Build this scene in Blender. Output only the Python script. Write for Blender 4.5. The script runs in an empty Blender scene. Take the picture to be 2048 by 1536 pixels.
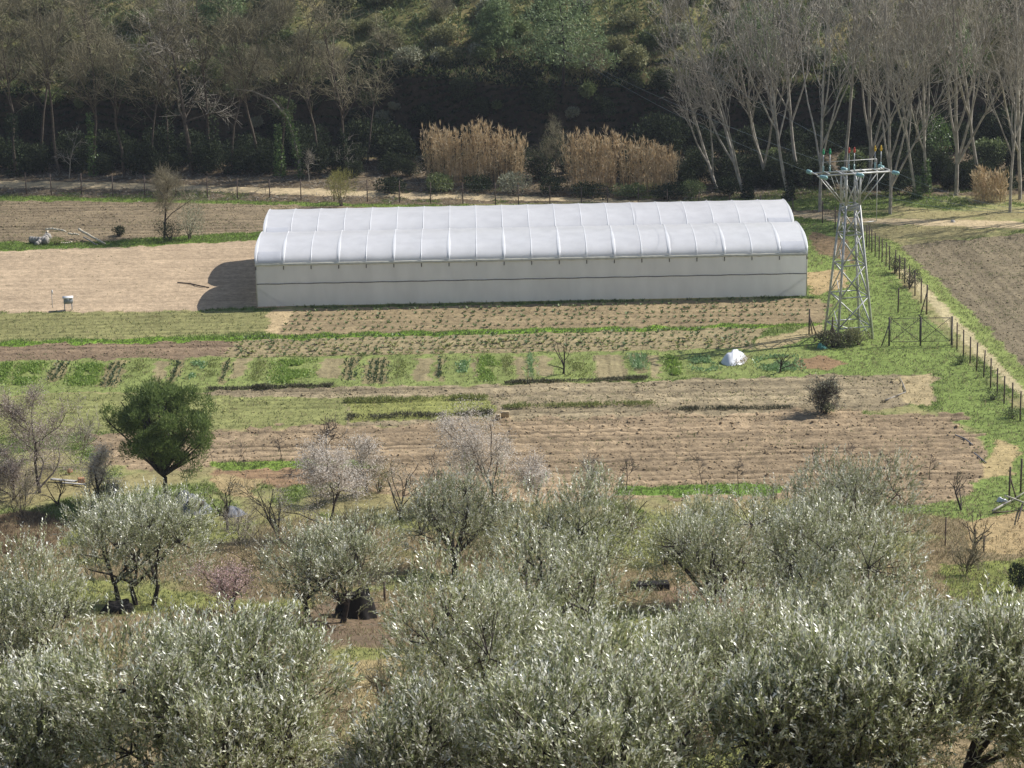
import bpy, math, random
import numpy as np
from mathutils import Vector, Matrix

S = bpy.context.scene
COL = S.collection
R = math.radians
rng = np.random.default_rng(7)

# ------------------------------------------------------------------ camera
H = 48.6
PITCH = math.atan((768 + 700) / 5600.0)
FPX = 5600.0
cam = bpy.data.cameras.new("camera")
cam.sensor_width = 36.0
cam.lens = FPX / 2048 * 36.0
cam.clip_start = 0.5
cam.clip_end = 4000
camo = bpy.data.objects.new("camera", cam)
COL.objects.link(camo)
camo.location = (0, 0, H)
ROLL = R(1.0)
camo.rotation_euler = (Matrix.Rotation(math.pi / 2 - PITCH, 4, 'X') @ Matrix.Rotation(-ROLL, 4, 'Z')).to_euler()
S.camera = camo

# ------------------------------------------------------------------ light
SUN_AZ = R(24)          # measured from +x (right) towards +y (away)
SUN_EL = R(42)
sv = Vector((math.cos(SUN_EL) * math.cos(SUN_AZ), math.cos(SUN_EL) * math.sin(SUN_AZ), math.sin(SUN_EL)))
sun = bpy.data.lights.new("sun", 'SUN')
sun.energy = 4.6
sun.angle = R(0.5)
sun.color = (1.0, 0.96, 0.91)
suno = bpy.data.objects.new("sun", sun)
COL.objects.link(suno)
suno.rotation_euler = (-sv).to_track_quat('-Z', 'Y').to_euler()
W = bpy.data.worlds.new("World")
S.world = W
W.use_nodes = True
nt = W.node_tree
bg = nt.nodes['Background']
sky = nt.nodes.new('ShaderNodeTexSky')
sky.sky_type = 'NISHITA'
sky.sun_disc = False
sky.sun_elevation = SUN_EL
sky.sun_rotation = math.pi / 2 - SUN_AZ
nt.links.new(sky.outputs[0], bg.inputs[0])
bg.inputs[1].default_value = 0.09
S.view_settings.view_transform = 'Standard'
S.view_settings.look = 'None'
S.view_settings.exposure = 0.34
S.view_settings.gamma = 1.0
S.cycles.max_bounces = 6
S.cycles.transparent_max_bounces = 6
S.cycles.use_denoising = True
S.cycles.denoiser = 'OPENIMAGEDENOISE'
S.cycles.denoising_input_passes = 'RGB_ALBEDO_NORMAL'


HAZE = 0.00011


# ------------------------------------------------------------------ numeric helpers
def unit(a):
    a = np.asarray(a, float)
    return a / np.maximum(np.linalg.norm(a, axis=-1, keepdims=True), 1e-9)


_tab = np.random.default_rng(99).random((8, 256, 256))


def vnoise(x, y, seed=0):
    x = np.asarray(x, float); y = np.asarray(y, float)
    t = _tab[seed % 8]
    off = 17.31 * (seed // 8)
    x = x + off; y = y + off * 1.7
    xi = np.floor(x).astype(int); yi = np.floor(y).astype(int)
    fx = x - xi; fy = y - yi
    fx = fx * fx * (3 - 2 * fx); fy = fy * fy * (3 - 2 * fy)
    a = t[xi & 255, yi & 255]; b = t[(xi + 1) & 255, yi & 255]
    c = t[xi & 255, (yi + 1) & 255]; d = t[(xi + 1) & 255, (yi + 1) & 255]
    return (a * (1 - fx) + b * fx) * (1 - fy) + (c * (1 - fx) + d * fx) * fy


def fbm(x, y, seed=0, n=3):
    s = 0; a = 0.5; f = 1.0
    for i in range(n):
        s = s + a * vnoise(x * f, y * f, seed + i); a *= 0.5; f *= 2.07
    return s / (1 - 0.5 ** n)


def smooth(a, b, x):
    t = np.clip((x - a) / (b - a), 0, 1)
    return t * t * (3 - 2 * t)


def srgb(r, g, b):
    c = np.array([r, g, b], float) / 255
    return np.where(c <= 0.04045, c / 12.92, ((c + 0.055) / 1.055) ** 2.4)


# ------------------------------------------------------------------ terrain
def terr(x, y):
    """macro height of the land"""
    x = np.asarray(x, float); y = np.asarray(y, float)
    t = np.clip((157 - y) / 77, 0, None)
    near = np.where(y > 80, 15 * t ** 1.3, 15 + (80 - y) * 0.399)
    near = near * 1.0
    z = np.where(y < 157, near, 0.0)
    z = z + np.where(y < 157, (fbm(x * .09, y * .09, 3) - .5) * 1.6 * smooth(157, 130, y), 0)
    # woodland floor, rock face, hillside
    edge = 271.5 + (fbm(x * .05 + 5, x * 0 + 2.2, 11) - .5) * 5
    z = z + smooth(252, 270, y) * 0.8
    ch = 6.3 + (fbm(x * .07 + 40, x * 0, 13) - .5) * 3.0 - smooth(10, 30, x) * .6
    z = z + smooth(edge, edge + 2.6, y) * ch
    z = z + np.clip(y - (edge + 2), 0, 62) * (0.50 + .1 * (fbm(x * .06, y * .02, 5) - .5))
    z = z + np.where(y > edge, (fbm(x * .25, y * .25, 21) - .5) * 1.8 * smooth(edge + 1, edge + 6, y), 0)
    return z


cp, sp = math.cos(PITCH), math.sin(PITCH)
cr, sr = math.cos(ROLL), math.sin(ROLL)


def ray(px, py):
    u0 = (px - 1024) / FPX; v0 = (768 - py) / FPX
    u = u0 * cr + v0 * sr; v = -u0 * sr + v0 * cr
    return np.array([u, cp + v * sp, -sp + v * cp])


def P(px, py, z=None, dz=0.0):
    """ground point seen at a spot of the 2048x1536 photograph"""
    d = ray(px, py)
    if z is not None:
        k = (z - H) / d[2]
        return np.array([d[0] * k, d[1] * k, z])
    k = 60.0
    while k < 700:
        q = d * k
        if H + q[2] <= terr(q[0], q[1]):
            break
        k += 0.7
    lo, hi = k - 0.7, k
    for _ in range(18):
        m = (lo + hi) / 2; q = d * m
        if H + q[2] <= terr(q[0], q[1]): hi = m
        else: lo = m
    q = d * hi
    return np.array([q[0], q[1], float(terr(q[0], q[1])) + dz])


def at_depth(px, py, y):
    d = ray(px, py); k = y / d[1]
    return np.array([d[0] * k, y, H + d[2] * k])


def mpp(p):
    """metres per photo pixel at a world point"""
    return (p[1] * cp + (H - p[2]) * sp) / FPX


# ------------------------------------------------------------------ mesh helpers
def mk_mesh(name, V, faces, mats=(), mi=None, colour=None, smooth_=False):
    me = bpy.data.meshes.new(name)
    V = np.asarray(V, np.float32)
    me.vertices.add(len(V)); me.vertices.foreach_set('co', V.ravel())
    faces = [np.asarray(f, np.int32) for f in faces if len(f)]
    loops = np.concatenate([f.ravel() for f in faces]) if faces else np.zeros(0, np.int32)
    tot = np.concatenate([np.full(len(f), f.shape[1], np.int32) for f in faces]) if faces else np.zeros(0, np.int32)
    st = np.concatenate([[0], np.cumsum(tot)[:-1]]).astype(np.int32) if len(tot) else tot
    me.loops.add(len(loops)); me.loops.foreach_set('vertex_index', loops)
    me.polygons.add(len(tot)); me.polygons.foreach_set('loop_start', st); me.polygons.foreach_set('loop_total', tot)
    for m in mats: me.materials.append(m)
    if mi is not None: me.polygons.foreach_set('material_index', np.asarray(mi, np.int32))
    if smooth_: me.polygons.foreach_set('use_smooth', np.ones(len(tot), bool))
    if colour is not None:
        a = me.color_attributes.new('tint', 'FLOAT_COLOR', 'POINT')
        c = np.ones((len(V), 4), np.float32); c[:, :3] = colour
        a.data.foreach_set('color', c.ravel())
    me.update(calc_edges=True)
    return me


def link(name, me, parent=None, loc=(0, 0, 0), rz=0.0, sc=None):
    o = bpy.data.objects.new(name, me); COL.objects.link(o)
    o.location = loc; o.rotation_euler = (0, 0, rz)
    if sc is not None: o.scale = sc if hasattr(sc, '__len__') else (sc, sc, sc)
    if parent is not None: o.parent = parent
    return o


def tag(o, label=None, cat=None, group=None, kind=None):
    if label: o['label'] = label
    if cat: o['category'] = cat
    if group: o['group'] = group
    if kind: o['kind'] = kind
    return o


def empty(name, loc, rz=0.0, sc=1.0):
    o = bpy.data.objects.new(name, None); COL.objects.link(o)
    o.location = loc; o.rotation_euler = (0, 0, rz); o.scale = (sc, sc, sc)
    o.empty_display_size = 0.3
    return o


class MB:
    """collects shapes that become ONE mesh"""
    def __init__(s): s.V = []; s.F3 = []; s.F4 = []; s.n = 0

    def add(s, V, F):
        V = np.asarray(V, float).reshape(-1, 3); F = np.asarray(F, int)
        if len(F):
            (s.F4 if F.shape[1] == 4 else s.F3).append(F + s.n)
        s.V.append(V); s.n += len(V)

    def tubes(s, P0, P1, R0, R1, k=5, caps=False):
        P0 = np.atleast_2d(P0).astype(float); P1 = np.atleast_2d(P1).astype(float)
        n = len(P0)
        R0 = np.broadcast_to(np.asarray(R0, float), n); R1 = np.broadcast_to(np.asarray(R1, float), n)
        D = unit(P1 - P0)
        ref = np.where(np.abs(D[:, 2:3]) > .9, [[1., 0, 0]], [[0., 0, 1.]])
        A = unit(np.cross(D, ref)); B = np.cross(D, A)
        th = np.arange(k) / k * 2 * np.pi
        c = np.cos(th)[None, :, None]; q = np.sin(th)[None, :, None]
        ring = A[:, None] * c + B[:, None] * q
        V = np.concatenate([P0[:, None] + ring * R0[:, None, None], P1[:, None] + ring * R1[:, None, None]], 1)
        i = np.arange(k); j = (i + 1) % k
        f = np.stack([i, j, j + k, i + k], 1)
        F = (np.arange(n) * 2 * k)[:, None, None] + f[None]
        s.add(V.reshape(-1, 3), F.reshape(-1, 4))
        if caps:
            base = s.n - n * 2 * k
            for a in range(n):
                o = base + a * 2 * k
                s.V.append(np.array([P0[a], P1[a]])); c0 = s.n; s.n += 2
                s.F3.append(np.stack([np.full(k, c0), o + j, o + i], 1))
                s.F3.append(np.stack([np.full(k, c0 + 1), o + k + i, o + k + j], 1))
        return s

    def poly(s, pts, r, k=6, caps=True):
        pts = np.asarray(pts, float)
        r = np.broadcast_to(np.asarray(r, float), len(pts))
        return s.tubes(pts[:-1], pts[1:], r[:-1], r[1:], k, caps)

    def box(s, c, size, rz=0.0, rx=0.0, ry=0.0):
        c = np.asarray(c, float); hx, hy, hz = np.asarray(size, float) / 2
        V = np.array([[x, y, z] for x in (-hx, hx) for y in (-hy, hy) for z in (-hz, hz)])
        cx, sx = math.cos(rx), math.sin(rx); cy, sy = math.cos(ry), math.sin(ry); cz, sz = math.cos(rz), math.sin(rz)
        M = np.array([[cz, -sz, 0], [sz, cz, 0], [0, 0, 1]]) @ np.array([[cy, 0, sy], [0, 1, 0], [-sy, 0, cy]]) @ np.array([[1, 0, 0], [0, cx, -sx], [0, sx, cx]])
        V = V @ M.T + c
        F = [[0, 1, 3, 2], [4, 6, 7, 5], [0, 4, 5, 1], [2, 3, 7, 6], [0, 2, 6, 4], [1, 5, 7, 3]]
        s.add(V, F); return s

    def leaves(s, C, D, N, L, Wd):
        C = np.atleast_2d(C); n = len(C)
        D = unit(D); Sd = unit(np.cross(D, N))
        L = np.broadcast_to(np.asarray(L, float), n)[:, None]; Wd = np.broadcast_to(np.asarray(Wd, float), n)[:, None]
        V = np.stack([C, C + D * L * .45 + Sd * Wd * .5, C + D * L, C + D * L * .45 - Sd * Wd * .5], 1)
        s.add(V.reshape(-1, 3), np.arange(n * 4).reshape(-1, 4)); return s

    def sheet(s, G, flip=False):
        """G: (m,n,3) grid of points"""
        m, n = G.shape[:2]
        i = np.arange(m * n).reshape(m, n)
        F = np.stack([i[:-1, :-1], i[1:, :-1], i[1:, 1:], i[:-1, 1:]], -1).reshape(-1, 4)
        if flip: F = F[:, ::-1]
        s.add(G.reshape(-1, 3), F); return s

    def mesh(s, name, mat, smooth_=False):
        V = np.concatenate(s.V) if s.V else np.zeros((0, 3))
        f = []
        if s.F4: f.append(np.concatenate(s.F4))
        if s.F3: f.append(np.concatenate(s.F3))
        return mk_mesh(name, V, f, [mat], smooth_=smooth_)

    def build(s, name, mat, parent=None, smooth_=False, loc=(0, 0, 0), rz=0.0):
        return link(name, s.mesh(name, mat, smooth_), parent, loc, rz)


# ------------------------------------------------------------------ materials
def mat_base(name):
    m = bpy.data.materials.new(name); m.use_nodes = True
    t = m.node_tree; b = t.nodes['Principled BSDF']
    return m, t, b


def simple(name, col, rough=.7, metal=0., var=.25, scale=6., spec=.3):
    m, t, b = mat_base(name)
    tc = t.nodes.new('ShaderNodeTexCoord'); n = t.nodes.new('ShaderNodeTexNoise')
    n.inputs['Scale'].default_value = scale; n.inputs['Detail'].default_value = 5
    t.links.new(tc.outputs['Object'], n.inputs['Vector'])
    r = t.nodes.new('ShaderNodeValToRGB')
    c = np.array(col)
    r.color_ramp.elements[0].position = .3; r.color_ramp.elements[1].position = .7
    r.color_ramp.elements[0].color = (*np.clip(c * (1 - var), 0, 1), 1)
    r.color_ramp.elements[1].color = (*np.clip(c * (1 + var), 0, 1), 1)
    t.links.new(n.outputs['Fac'], r.inputs[0]); t.links.new(r.outputs[0], b.inputs['Base Color'])
    b.inputs['Roughness'].default_value = rough; b.inputs['Metallic'].default_value = metal
    b.inputs['Specular IOR Level'].default_value = spec
    bp = t.nodes.new('ShaderNodeBump'); bp.inputs['Strength'].default_value = .3; bp.inputs['Distance'].default_value = .03
    t.links.new(n.outputs['Fac'], bp.inputs['Height']); t.links.new(bp.outputs[0], b.inputs['Normal'])
    return m


def leafy(name, cols, rough=.5, transl=.3, spec=.4):
    """each leaf (mesh island) takes one of the colours"""
    m, t, b = mat_base(name)
    g = t.nodes.new('ShaderNodeNewGeometry'); r = t.nodes.new('ShaderNodeValToRGB')
    e = r.color_ramp.elements
    for i, c in enumerate(cols):
        pos = i / max(1, len(cols) - 1)
        el = e[0] if i == 0 else (e[len(e) - 1] if i == len(cols) - 1 else e.new(pos))
        el.position = pos; el.color = (*c, 1)
    t.links.new(g.outputs['Random Per Island'], r.inputs[0])
    t.links.new(r.outputs[0], b.inputs['Base Color'])
    b.inputs['Roughness'].default_value = rough; b.inputs['Specular IOR Level'].default_value = spec
    if transl > 0:
        tr = t.nodes.new('ShaderNodeBsdfTranslucent'); mx = t.nodes.new('ShaderNodeMixShader')
        mx.inputs[0].default_value = transl
        t.links.new(r.outputs[0], tr.inputs[0]); t.links.new(b.outputs[0], mx.inputs[1]); t.links.new(tr.outputs[0], mx.inputs[2])
        t.links.new(mx.outputs[0], t.nodes['Material Output'].inputs[0])
    return m


def tinted_leaf(name, rough, transl, spec):
    m, t, b = mat_base(name)
    a = t.nodes.new('ShaderNodeVertexColor'); a.layer_name = 'tint'
    t.links.new(a.outputs[0], b.inputs['Base Color'])
    b.inputs['Roughness'].default_value = rough; b.inputs['Specular IOR Level'].default_value = spec
    tr = t.nodes.new('ShaderNodeBsdfTranslucent'); mx = t.nodes.new('ShaderNodeMixShader'); mx.inputs[0].default_value = transl
    t.links.new(a.outputs[0], tr.inputs[0]); t.links.new(b.outputs[0], mx.inputs[1]); t.links.new(tr.outputs[0], mx.inputs[2])
    t.links.new(mx.outputs[0], t.nodes['Material Output'].inputs[0])
    return m


def film(name, col, transl, rough=.35, spec=.3):
    m, t, b = mat_base(name)
    tc = t.nodes.new('ShaderNodeTexCoord'); n = t.nodes.new('ShaderNodeTexNoise'); n.inputs['Scale'].default_value = .9; n.inputs['Detail'].default_value = 6
    mp = t.nodes.new('ShaderNodeMapping'); mp.inputs['Scale'].default_value = (1, 1, .35)
    t.links.new(tc.outputs['Object'], mp.inputs[0]); t.links.new(mp.outputs[0], n.inputs['Vector'])
    r = t.nodes.new('ShaderNodeValToRGB'); c = np.array(col)
    r.color_ramp.elements[0].position = .3; r.color_ramp.elements[1].position = .65
    r.color_ramp.elements[0].color = (*(c * .92), 1); r.color_ramp.elements[1].color = (*np.clip(c * 1.03, 0, 1), 1)
    t.links.new(n.outputs['Fac'], r.inputs[0]); t.links.new(r.outputs[0], b.inputs['Base Color'])
    b.inputs['Roughness'].default_value = rough; b.inputs['Specular IOR Level'].default_value = spec
    tr = t.nodes.new('ShaderNodeBsdfTranslucent'); mx = t.nodes.new('ShaderNodeMixShader'); mx.inputs[0].default_value = transl
    t.links.new(r.outputs[0], tr.inputs[0]); t.links.new(b.outputs[0], mx.inputs[1]); t.links.new(tr.outputs[0], mx.inputs[2])
    t.links.new(mx.outputs[0], t.nodes['Material Output'].inputs[0])
    return m


def ground_mat():
    m, t, b = mat_base('ground_surface')
    a = t.nodes.new('ShaderNodeVertexColor'); a.layer_name = 'tint'
    tc = t.nodes.new('ShaderNodeTexCoord')
    col = a.outputs[0]
    hs = []
    for sc, lo, hi, det in ((.35, .82, 1.18, 4), (2.2, .70, 1.30, 6), (9., .72, 1.26, 4)):
        n = t.nodes.new('ShaderNodeTexNoise'); n.inputs['Scale'].default_value = sc; n.inputs['Detail'].default_value = det
        n.inputs['Roughness'].default_value = .65
        t.links.new(tc.outputs['Object'], n.inputs['Vector'])
        mr = t.nodes.new('ShaderNodeMapRange'); mr.inputs[1].default_value = .28; mr.inputs[2].default_value = .72
        mr.inputs[3].default_value = lo; mr.inputs[4].default_value = hi
        t.links.new(n.outputs['Fac'], mr.inputs[0])
        vm = t.nodes.new('ShaderNodeVectorMath'); vm.operation = 'SCALE'
        t.links.new(col, vm.inputs[0]); t.links.new(mr.outputs[0], vm.inputs['Scale'])
        col = vm.outputs[0]; hs.append(n.outputs['Fac'])
    t.links.new(col, b.inputs['Base Color'])
    b.inputs['Roughness'].default_value = .95; b.inputs['Specular IOR Level'].default_value = .1
    bp = t.nodes.new('ShaderNodeBump'); bp.inputs['Strength'].default_value = .8; bp.inputs['Distance'].default_value = .12
    t.links.new(hs[1], bp.inputs['Height']); t.links.new(bp.outputs[0], b.inputs['Normal'])
    return m


M = {}
M['ground'] = ground_mat()
M['bark'] = simple('bark_brown', (.10, .08, .06), .9, var=.4, scale=5)
M['bark_dark'] = simple('bark_dark', (.045, .035, .03), .9, var=.4, scale=5)
M['blackish'] = simple('blackish_surface', (.018, .015, .013), .95, var=.5, scale=4)  # even near-black tone for stumps and trough
M['bark_pale'] = simple('bark_pale', (.30, .27, .22), .85, var=.35, scale=2.5)
M['bark_poplar'] = simple('bark_poplar', (.36, .33, .28), .85, var=.4, scale=2.)
M['twig_grey'] = leafy('twig_grey', [(.22, .195, .15), (.40, .36, .29), (.60, .55, .46)], .8, 0, .2)
M['twig_brown'] = leafy('twig_brown', [(.13, .115, .075), (.25, .22, .14), (.37, .33, .215)], .8, 0, .2)
M['twig_wood'] = leafy('twig_wood', [(.11, .10, .06), (.21, .19, .115), (.32, .29, .18)], .8, 0, .2)
M['twig_almond'] = leafy('twig_almond', [(.17, .135, .10), (.30, .25, .19), (.42, .36, .28)], .8, 0, .2)
M['twig_dark'] = leafy('twig_dark', [(.06, .05, .04), (.12, .10, .085), (.16, .13, .11)], .8, 0, .2)
M['olive'] = tinted_leaf('olive_leaf', .38, .26, .9)
M['olive_grey'] = tinted_leaf('olive_leaf_grey', .46, .30, .6)
M['pine'] = leafy('pine_needle', [(.07, .11, .03), (.15, .215, .06), (.26, .325, .105)], .6, .38, .25)
M['pine_far'] = leafy('pine_needle_far', [(.11, .15, .07), (.20, .27, .12), (.29, .36, .17)], .55, .25, .3)
M['shrub_green'] = leafy('shrub_green', [(.07, .10, .035), (.165, .21, .08), (.27, .31, .13)], .55, .25, .3)
M['shrub_olive'] = leafy('shrub_olive', [(.14, .15, .07), (.26, .265, .13), (.36, .345, .18)], .6, .25, .25)
M['shrub_grey'] = leafy('shrub_grey', [(.18, .19, .12), (.33, .34, .23), (.45, .45, .33)], .6, .2, .25)
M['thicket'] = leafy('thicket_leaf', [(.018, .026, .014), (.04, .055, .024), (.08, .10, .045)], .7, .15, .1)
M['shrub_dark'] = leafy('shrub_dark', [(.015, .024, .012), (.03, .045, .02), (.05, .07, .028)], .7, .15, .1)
M['ivy'] = leafy('ivy_leaf', [(.04, .08, .02), (.10, .17, .045), (.20, .29, .08)], .45, .25, .45)
M['yellow_twig'] = leafy('yellow_twig', [(.18, .17, .05), (.30, .29, .09), (.36, .34, .13)], .7, .2, .2)
M['cane'] = leafy('dry_cane', [(.36, .26, .14), (.52, .39, .22), (.64, .50, .31), (.72, .61, .43)], .7, .3, .2)
M['blossom'] = leafy('blossom', [(.60, .52, .44), (.78, .71, .63), (.88, .84, .77)], .7, .3, .2)
M['blossom_dim'] = leafy('blossom_dim', [(.36, .29, .24), (.50, .42, .37), (.66, .58, .53)], .7, .3, .2)
M['blossom_pink'] = leafy('blossom_pink', [(.50, .34, .32), (.68, .48, .47), (.74, .60, .57)], .7, .3, .2)
M['grass'] = leafy('grass_blade', [(.12, .14, .055), (.19, .22, .09), (.27, .29, .13)], .6, .35, .25)
M['grass_lush'] = leafy('grass_lush', [(.12, .18, .04), (.20, .28, .065), (.27, .34, .10)], .6, .35, .25)
M['grass_dry'] = leafy('grass_dry', [(.24, .20, .11), (.34, .28, .16), (.42, .36, .23), (.2, .2, .08)], .8, .3, .15)
M['grass_rust'] = leafy('grass_rust', [(.16, .11, .07), (.22, .16, .10), (.28, .21, .14)], .8, .3, .15)
M['litter'] = leafy('litter', [(.14, .12, .09), (.28, .24, .18), (.45, .41, .34)], .85, .1, .15)
M['veg_light'] = leafy('vegetable_light', [(.17, .25, .05), (.26, .37, .08), (.35, .46, .13)], .5, .35, .3)
M['veg_teal'] = leafy('vegetable_teal', [(.14, .24, .09), (.23, .36, .15), (.34, .47, .24)], .45, .3, .4)
M['veg_dark'] = leafy('vegetable_dark', [(.05, .08, .03), (.09, .13, .055), (.14, .18, .08)], .55, .2, .3)
M['veg_weed'] = leafy('vegetable_weed', [(.17, .20, .06), (.25, .28, .09), (.34, .35, .14)], .6, .3, .25)
M['seedling'] = leafy('seedling_leaf', [(.08, .12, .04), (.14, .20, .07), (.22, .28, .11)], .55, .25, .3)
M['crop_dark'] = leafy('crop_dark', [(.075, .07, .045), (.13, .13, .075), (.20, .19, .11)], .7, .15, .2)
M['film_roof'] = film('greenhouse_film', (.88, .88, .90), .36)
M['film_wall'] = film('greenhouse_side_film', (.83, .84, .83), .48, .5, .2)
M['film_patch'] = film('film_patch', (.74, .75, .78), .30)
M['film_rib'] = film('film_strip', (.88, .89, .90), .25, .3)
M['cream'] = simple('cream_edge', (.62, .60, .50), .6, var=.12, scale=3)
M['steel'] = simple('galvanised_steel', (.42, .43, .43), .5, .35, .2, 3, .5)
M['steel_pylon'] = simple('pylon_steel', (.52, .52, .50), .5, .25, .25, 2.5, .5)
M['dark_metal'] = simple('dark_rail', (.13, .13, .13), .6, .2, .2)
M['post'] = simple('fence_post_wood', (.115, .085, .07), .9, var=.35, scale=4)
M['gate'] = simple('gate_iron', (.11, .10, .09), .8, .2, var=.3)
M['wire'] = simple('wire', (.28, .29, .28), .5, .6, .1)
M['cable'] = simple('power_cable', (.22, .27, .27), .5, .3, .1)
M['glass_teal'] = simple('insulator_glass', (.30, .52, .52), .18, 0, .15, 8, .8)
M['tip_green'] = simple('tip_green', (.02, .30, .13), .5, var=.1)
M['tip_red'] = simple('tip_red', (.45, .06, .04), .5, var=.1)
M['tip_yellow'] = simple('tip_yellow', (.60, .38, .03), .5, var=.1)
M['white_paint'] = simple('white_paint', (.82, .82, .80), .4, var=.04)
M['grey_paint'] = simple('grey_paint', (.30, .33, .36), .6, var=.08)
M['log'] = simple('peeled_log', (.58, .52, .40), .8, var=.25, scale=3)
M['log_grey'] = simple('weathered_log', (.30, .28, .25), .9, var=.3, scale=3)
M['tarp_white'] = simple('white_tarp', (.74, .76, .80), .35, var=.10, scale=2, spec=.5)
M['tarp_grey'] = simple('grey_tarp', (.15, .16, .18), .55, var=.2, scale=3)
M['teal_sack'] = simple('teal_sack', (.08, .26, .22), .6, var=.3)
M['straw'] = simple('straw', (.42, .33, .20), .9, var=.3, scale=9)
M['stone'] = simple('pale_stone', (.50, .48, .44), .9, var=.2)
M['plank'] = simple('plank', (.46, .45, .43), .8, var=.2)
M['brick'] = simple('brick_clay', (.50, .27, .15), .85, var=.25)
M['rock'] = simple('rock', (.16, .135, .105), .95, var=.45, scale=.8)

K = 1.0   # photo colour -> albedo


def alb(r, g, b, k=None):
    c = srgb(r, g, b) * (K if k is None else k)
    return c * np.array([.89, .945, .95]) if r > g else c


# greenhouse frame of reference (also the direction of all the field rows)
GL = P(515, 615, 0.0); GR = P(1613, 593, 0.0)
gx = unit(GR - GL)[:2]; gy = np.array([-gx[1], gx[0]])
GLEN = float(np.linalg.norm(GR - GL))


def gw(u, v, z=0.0):
    return np.array([GL[0] + gx[0] * u + gy[0] * v, GL[1] + gx[1] * u + gy[1] * v, z])


# ------------------------------------------------------------------ the land: one sheet, cut into named areas
ys = np.concatenate([np.array([-120, -60, -20, 10, 35, 50, 60, 66]), np.arange(70, 150, .30), np.arange(150, 300, .22),
                     np.arange(300, 330, 1.0), np.array([340, 360, 400, 470, 560, 700, 1000, 1800])])
ud = np.linspace(-1, 1, 431)
us = np.concatenate([[-14, -7, -3.5, -2.2, -1.6, -1.3, -1.12], ud, [1.12, 1.3, 1.6, 2.2, 3.5, 7, 14]])
hw = 0.19 * np.clip(ys, 70, 320) + 7
X = us[None, :] * hw[:, None]
Y = np.repeat(ys[:, None], len(us), 1)
Z = terr(X, Y)
wx = X + (fbm(X * .8, Y * .8, 31) - .5) * 1.1
wy = Y + (fbm(X * .8, Y * .5, 35) - .5) * 1.5


def pip(x, y, poly):
    ins = np.zeros(x.shape, bool); n = len(poly); j = n - 1
    for i in range(n):
        xi, yi = poly[i]; xj, yj = poly[j]
        c = ((yi > y) != (yj > y))
        ins ^= c & (x < (xj - xi) * (y - yi) / ((yj - yi) if yj != yi else 1e-9) + xi)
        j = i
    return ins


def wpoly(pts):
    return [tuple(P(a, b)[:2]) if b > 930 else tuple(P(a, b, 0.0)[:2]) for a, b in pts]


reg = np.zeros(X.shape, int)
colr = np.zeros(X.shape + (3,))
n1 = fbm(X * .12, Y * .12, 41)[..., None]; n2 = fbm(X * .5, Y * .5, 45)[..., None]; n3 = vnoise(X * 2.1, Y * 2.1, 49)[..., None]
g_green = alb(120, 134, 76); g_dry = alb(158, 144, 102); g_brown = alb(146, 124, 94)
mixv = smooth(.38, .62, n1 * .6 + n2 * .4)
colr[:] = g_green * (1 - mixv) + g_dry * mixv
# foreground slope: dry grass, green flushes, red-brown weed
fs = smooth(160, 150, Y)[..., None]
f_mix = smooth(.50, .72, fbm(X * .16 + 9, Y * .16, 51))[..., None]
f_col = alb(146, 126, 96) * (1 - f_mix) + alb(130, 132, 78) * f_mix
colr = colr * (1 - fs) + f_col * fs
rows_u = (X - GL[0]) * gx[0] + (Y - GL[1]) * gx[1]
rows_v = (X - GL[0]) * gy[0] + (Y - GL[1]) * gy[1]
dzm = (n2[..., 0] - .5) * .16 * (Y < 262) + (n3[..., 0] - .5) * .08
green = smooth(.75, .25, mixv[..., 0]) * (Y < 262)     # how much grass grows here
green = np.where(Y < 155, .15 + .7 * f_mix[..., 0], green)
dry = np.where(Y < 155, 1 - f_mix[..., 0], 0.3 * mixv[..., 0])
NAMES = ['ground']


def area(name, pts, col, grow=0.0, drygrow=0.0, rows=None, var=.10, edge=1.0, world=False, track=None):
    """paint one named area; rows=(spacing, height, colour contrast, direction 'u' along greenhouse | 'v' across | angle)"""
    global colr, dzm, green, dry
    poly = pts if world else wpoly(pts)
    ins = pip(X + (wx - X) * edge, Y + (wy - Y) * edge, poly)
    if not ins.any(): return
    if name not in NAMES: NAMES.append(name)
    reg[ins] = NAMES.index(name)
    c = np.asarray(col)[None, :] * (1 + var * 2 * (n2[ins] - .5) + var * (n3[ins] - .5) + var * 1.5 * (n1[ins] - .5))
    if rows:
        sp_, hh, con, dr = rows
        if dr == 'u': q = rows_v[ins]; w = rows_u[ins]
        elif dr == 'v': q = rows_u[ins]; w = rows_v[ins]
        else:
            ca, sa = math.cos(dr), math.sin(dr)
            w = X[ins] * ca + Y[ins] * sa; q = -X[ins] * sa + Y[ins] * ca
        q = q + (fbm(w * .10, q * .3, 61) - .5) * .3 * sp_
        ph = np.sin(q / sp_ * 2 * np.pi)
        st = fbm(w * .07, q * 3.1, 65, 2) - .5        # long streaks of damp soil
        brk = .4 + 1.2 * fbm(w * .35, q * .7, 67, 2)
        c = c * (1 + con * (ph * brk * .35 + st * 2.4))[:, None]
        dzm[ins] = ph * hh * brk * .6 + (n3[ins][:, 0] - .5) * hh * 1.8
    else:
        dzm[ins] *= .5
    colr[ins] = c
    green[ins] = grow; dry[ins] = drygrow


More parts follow.
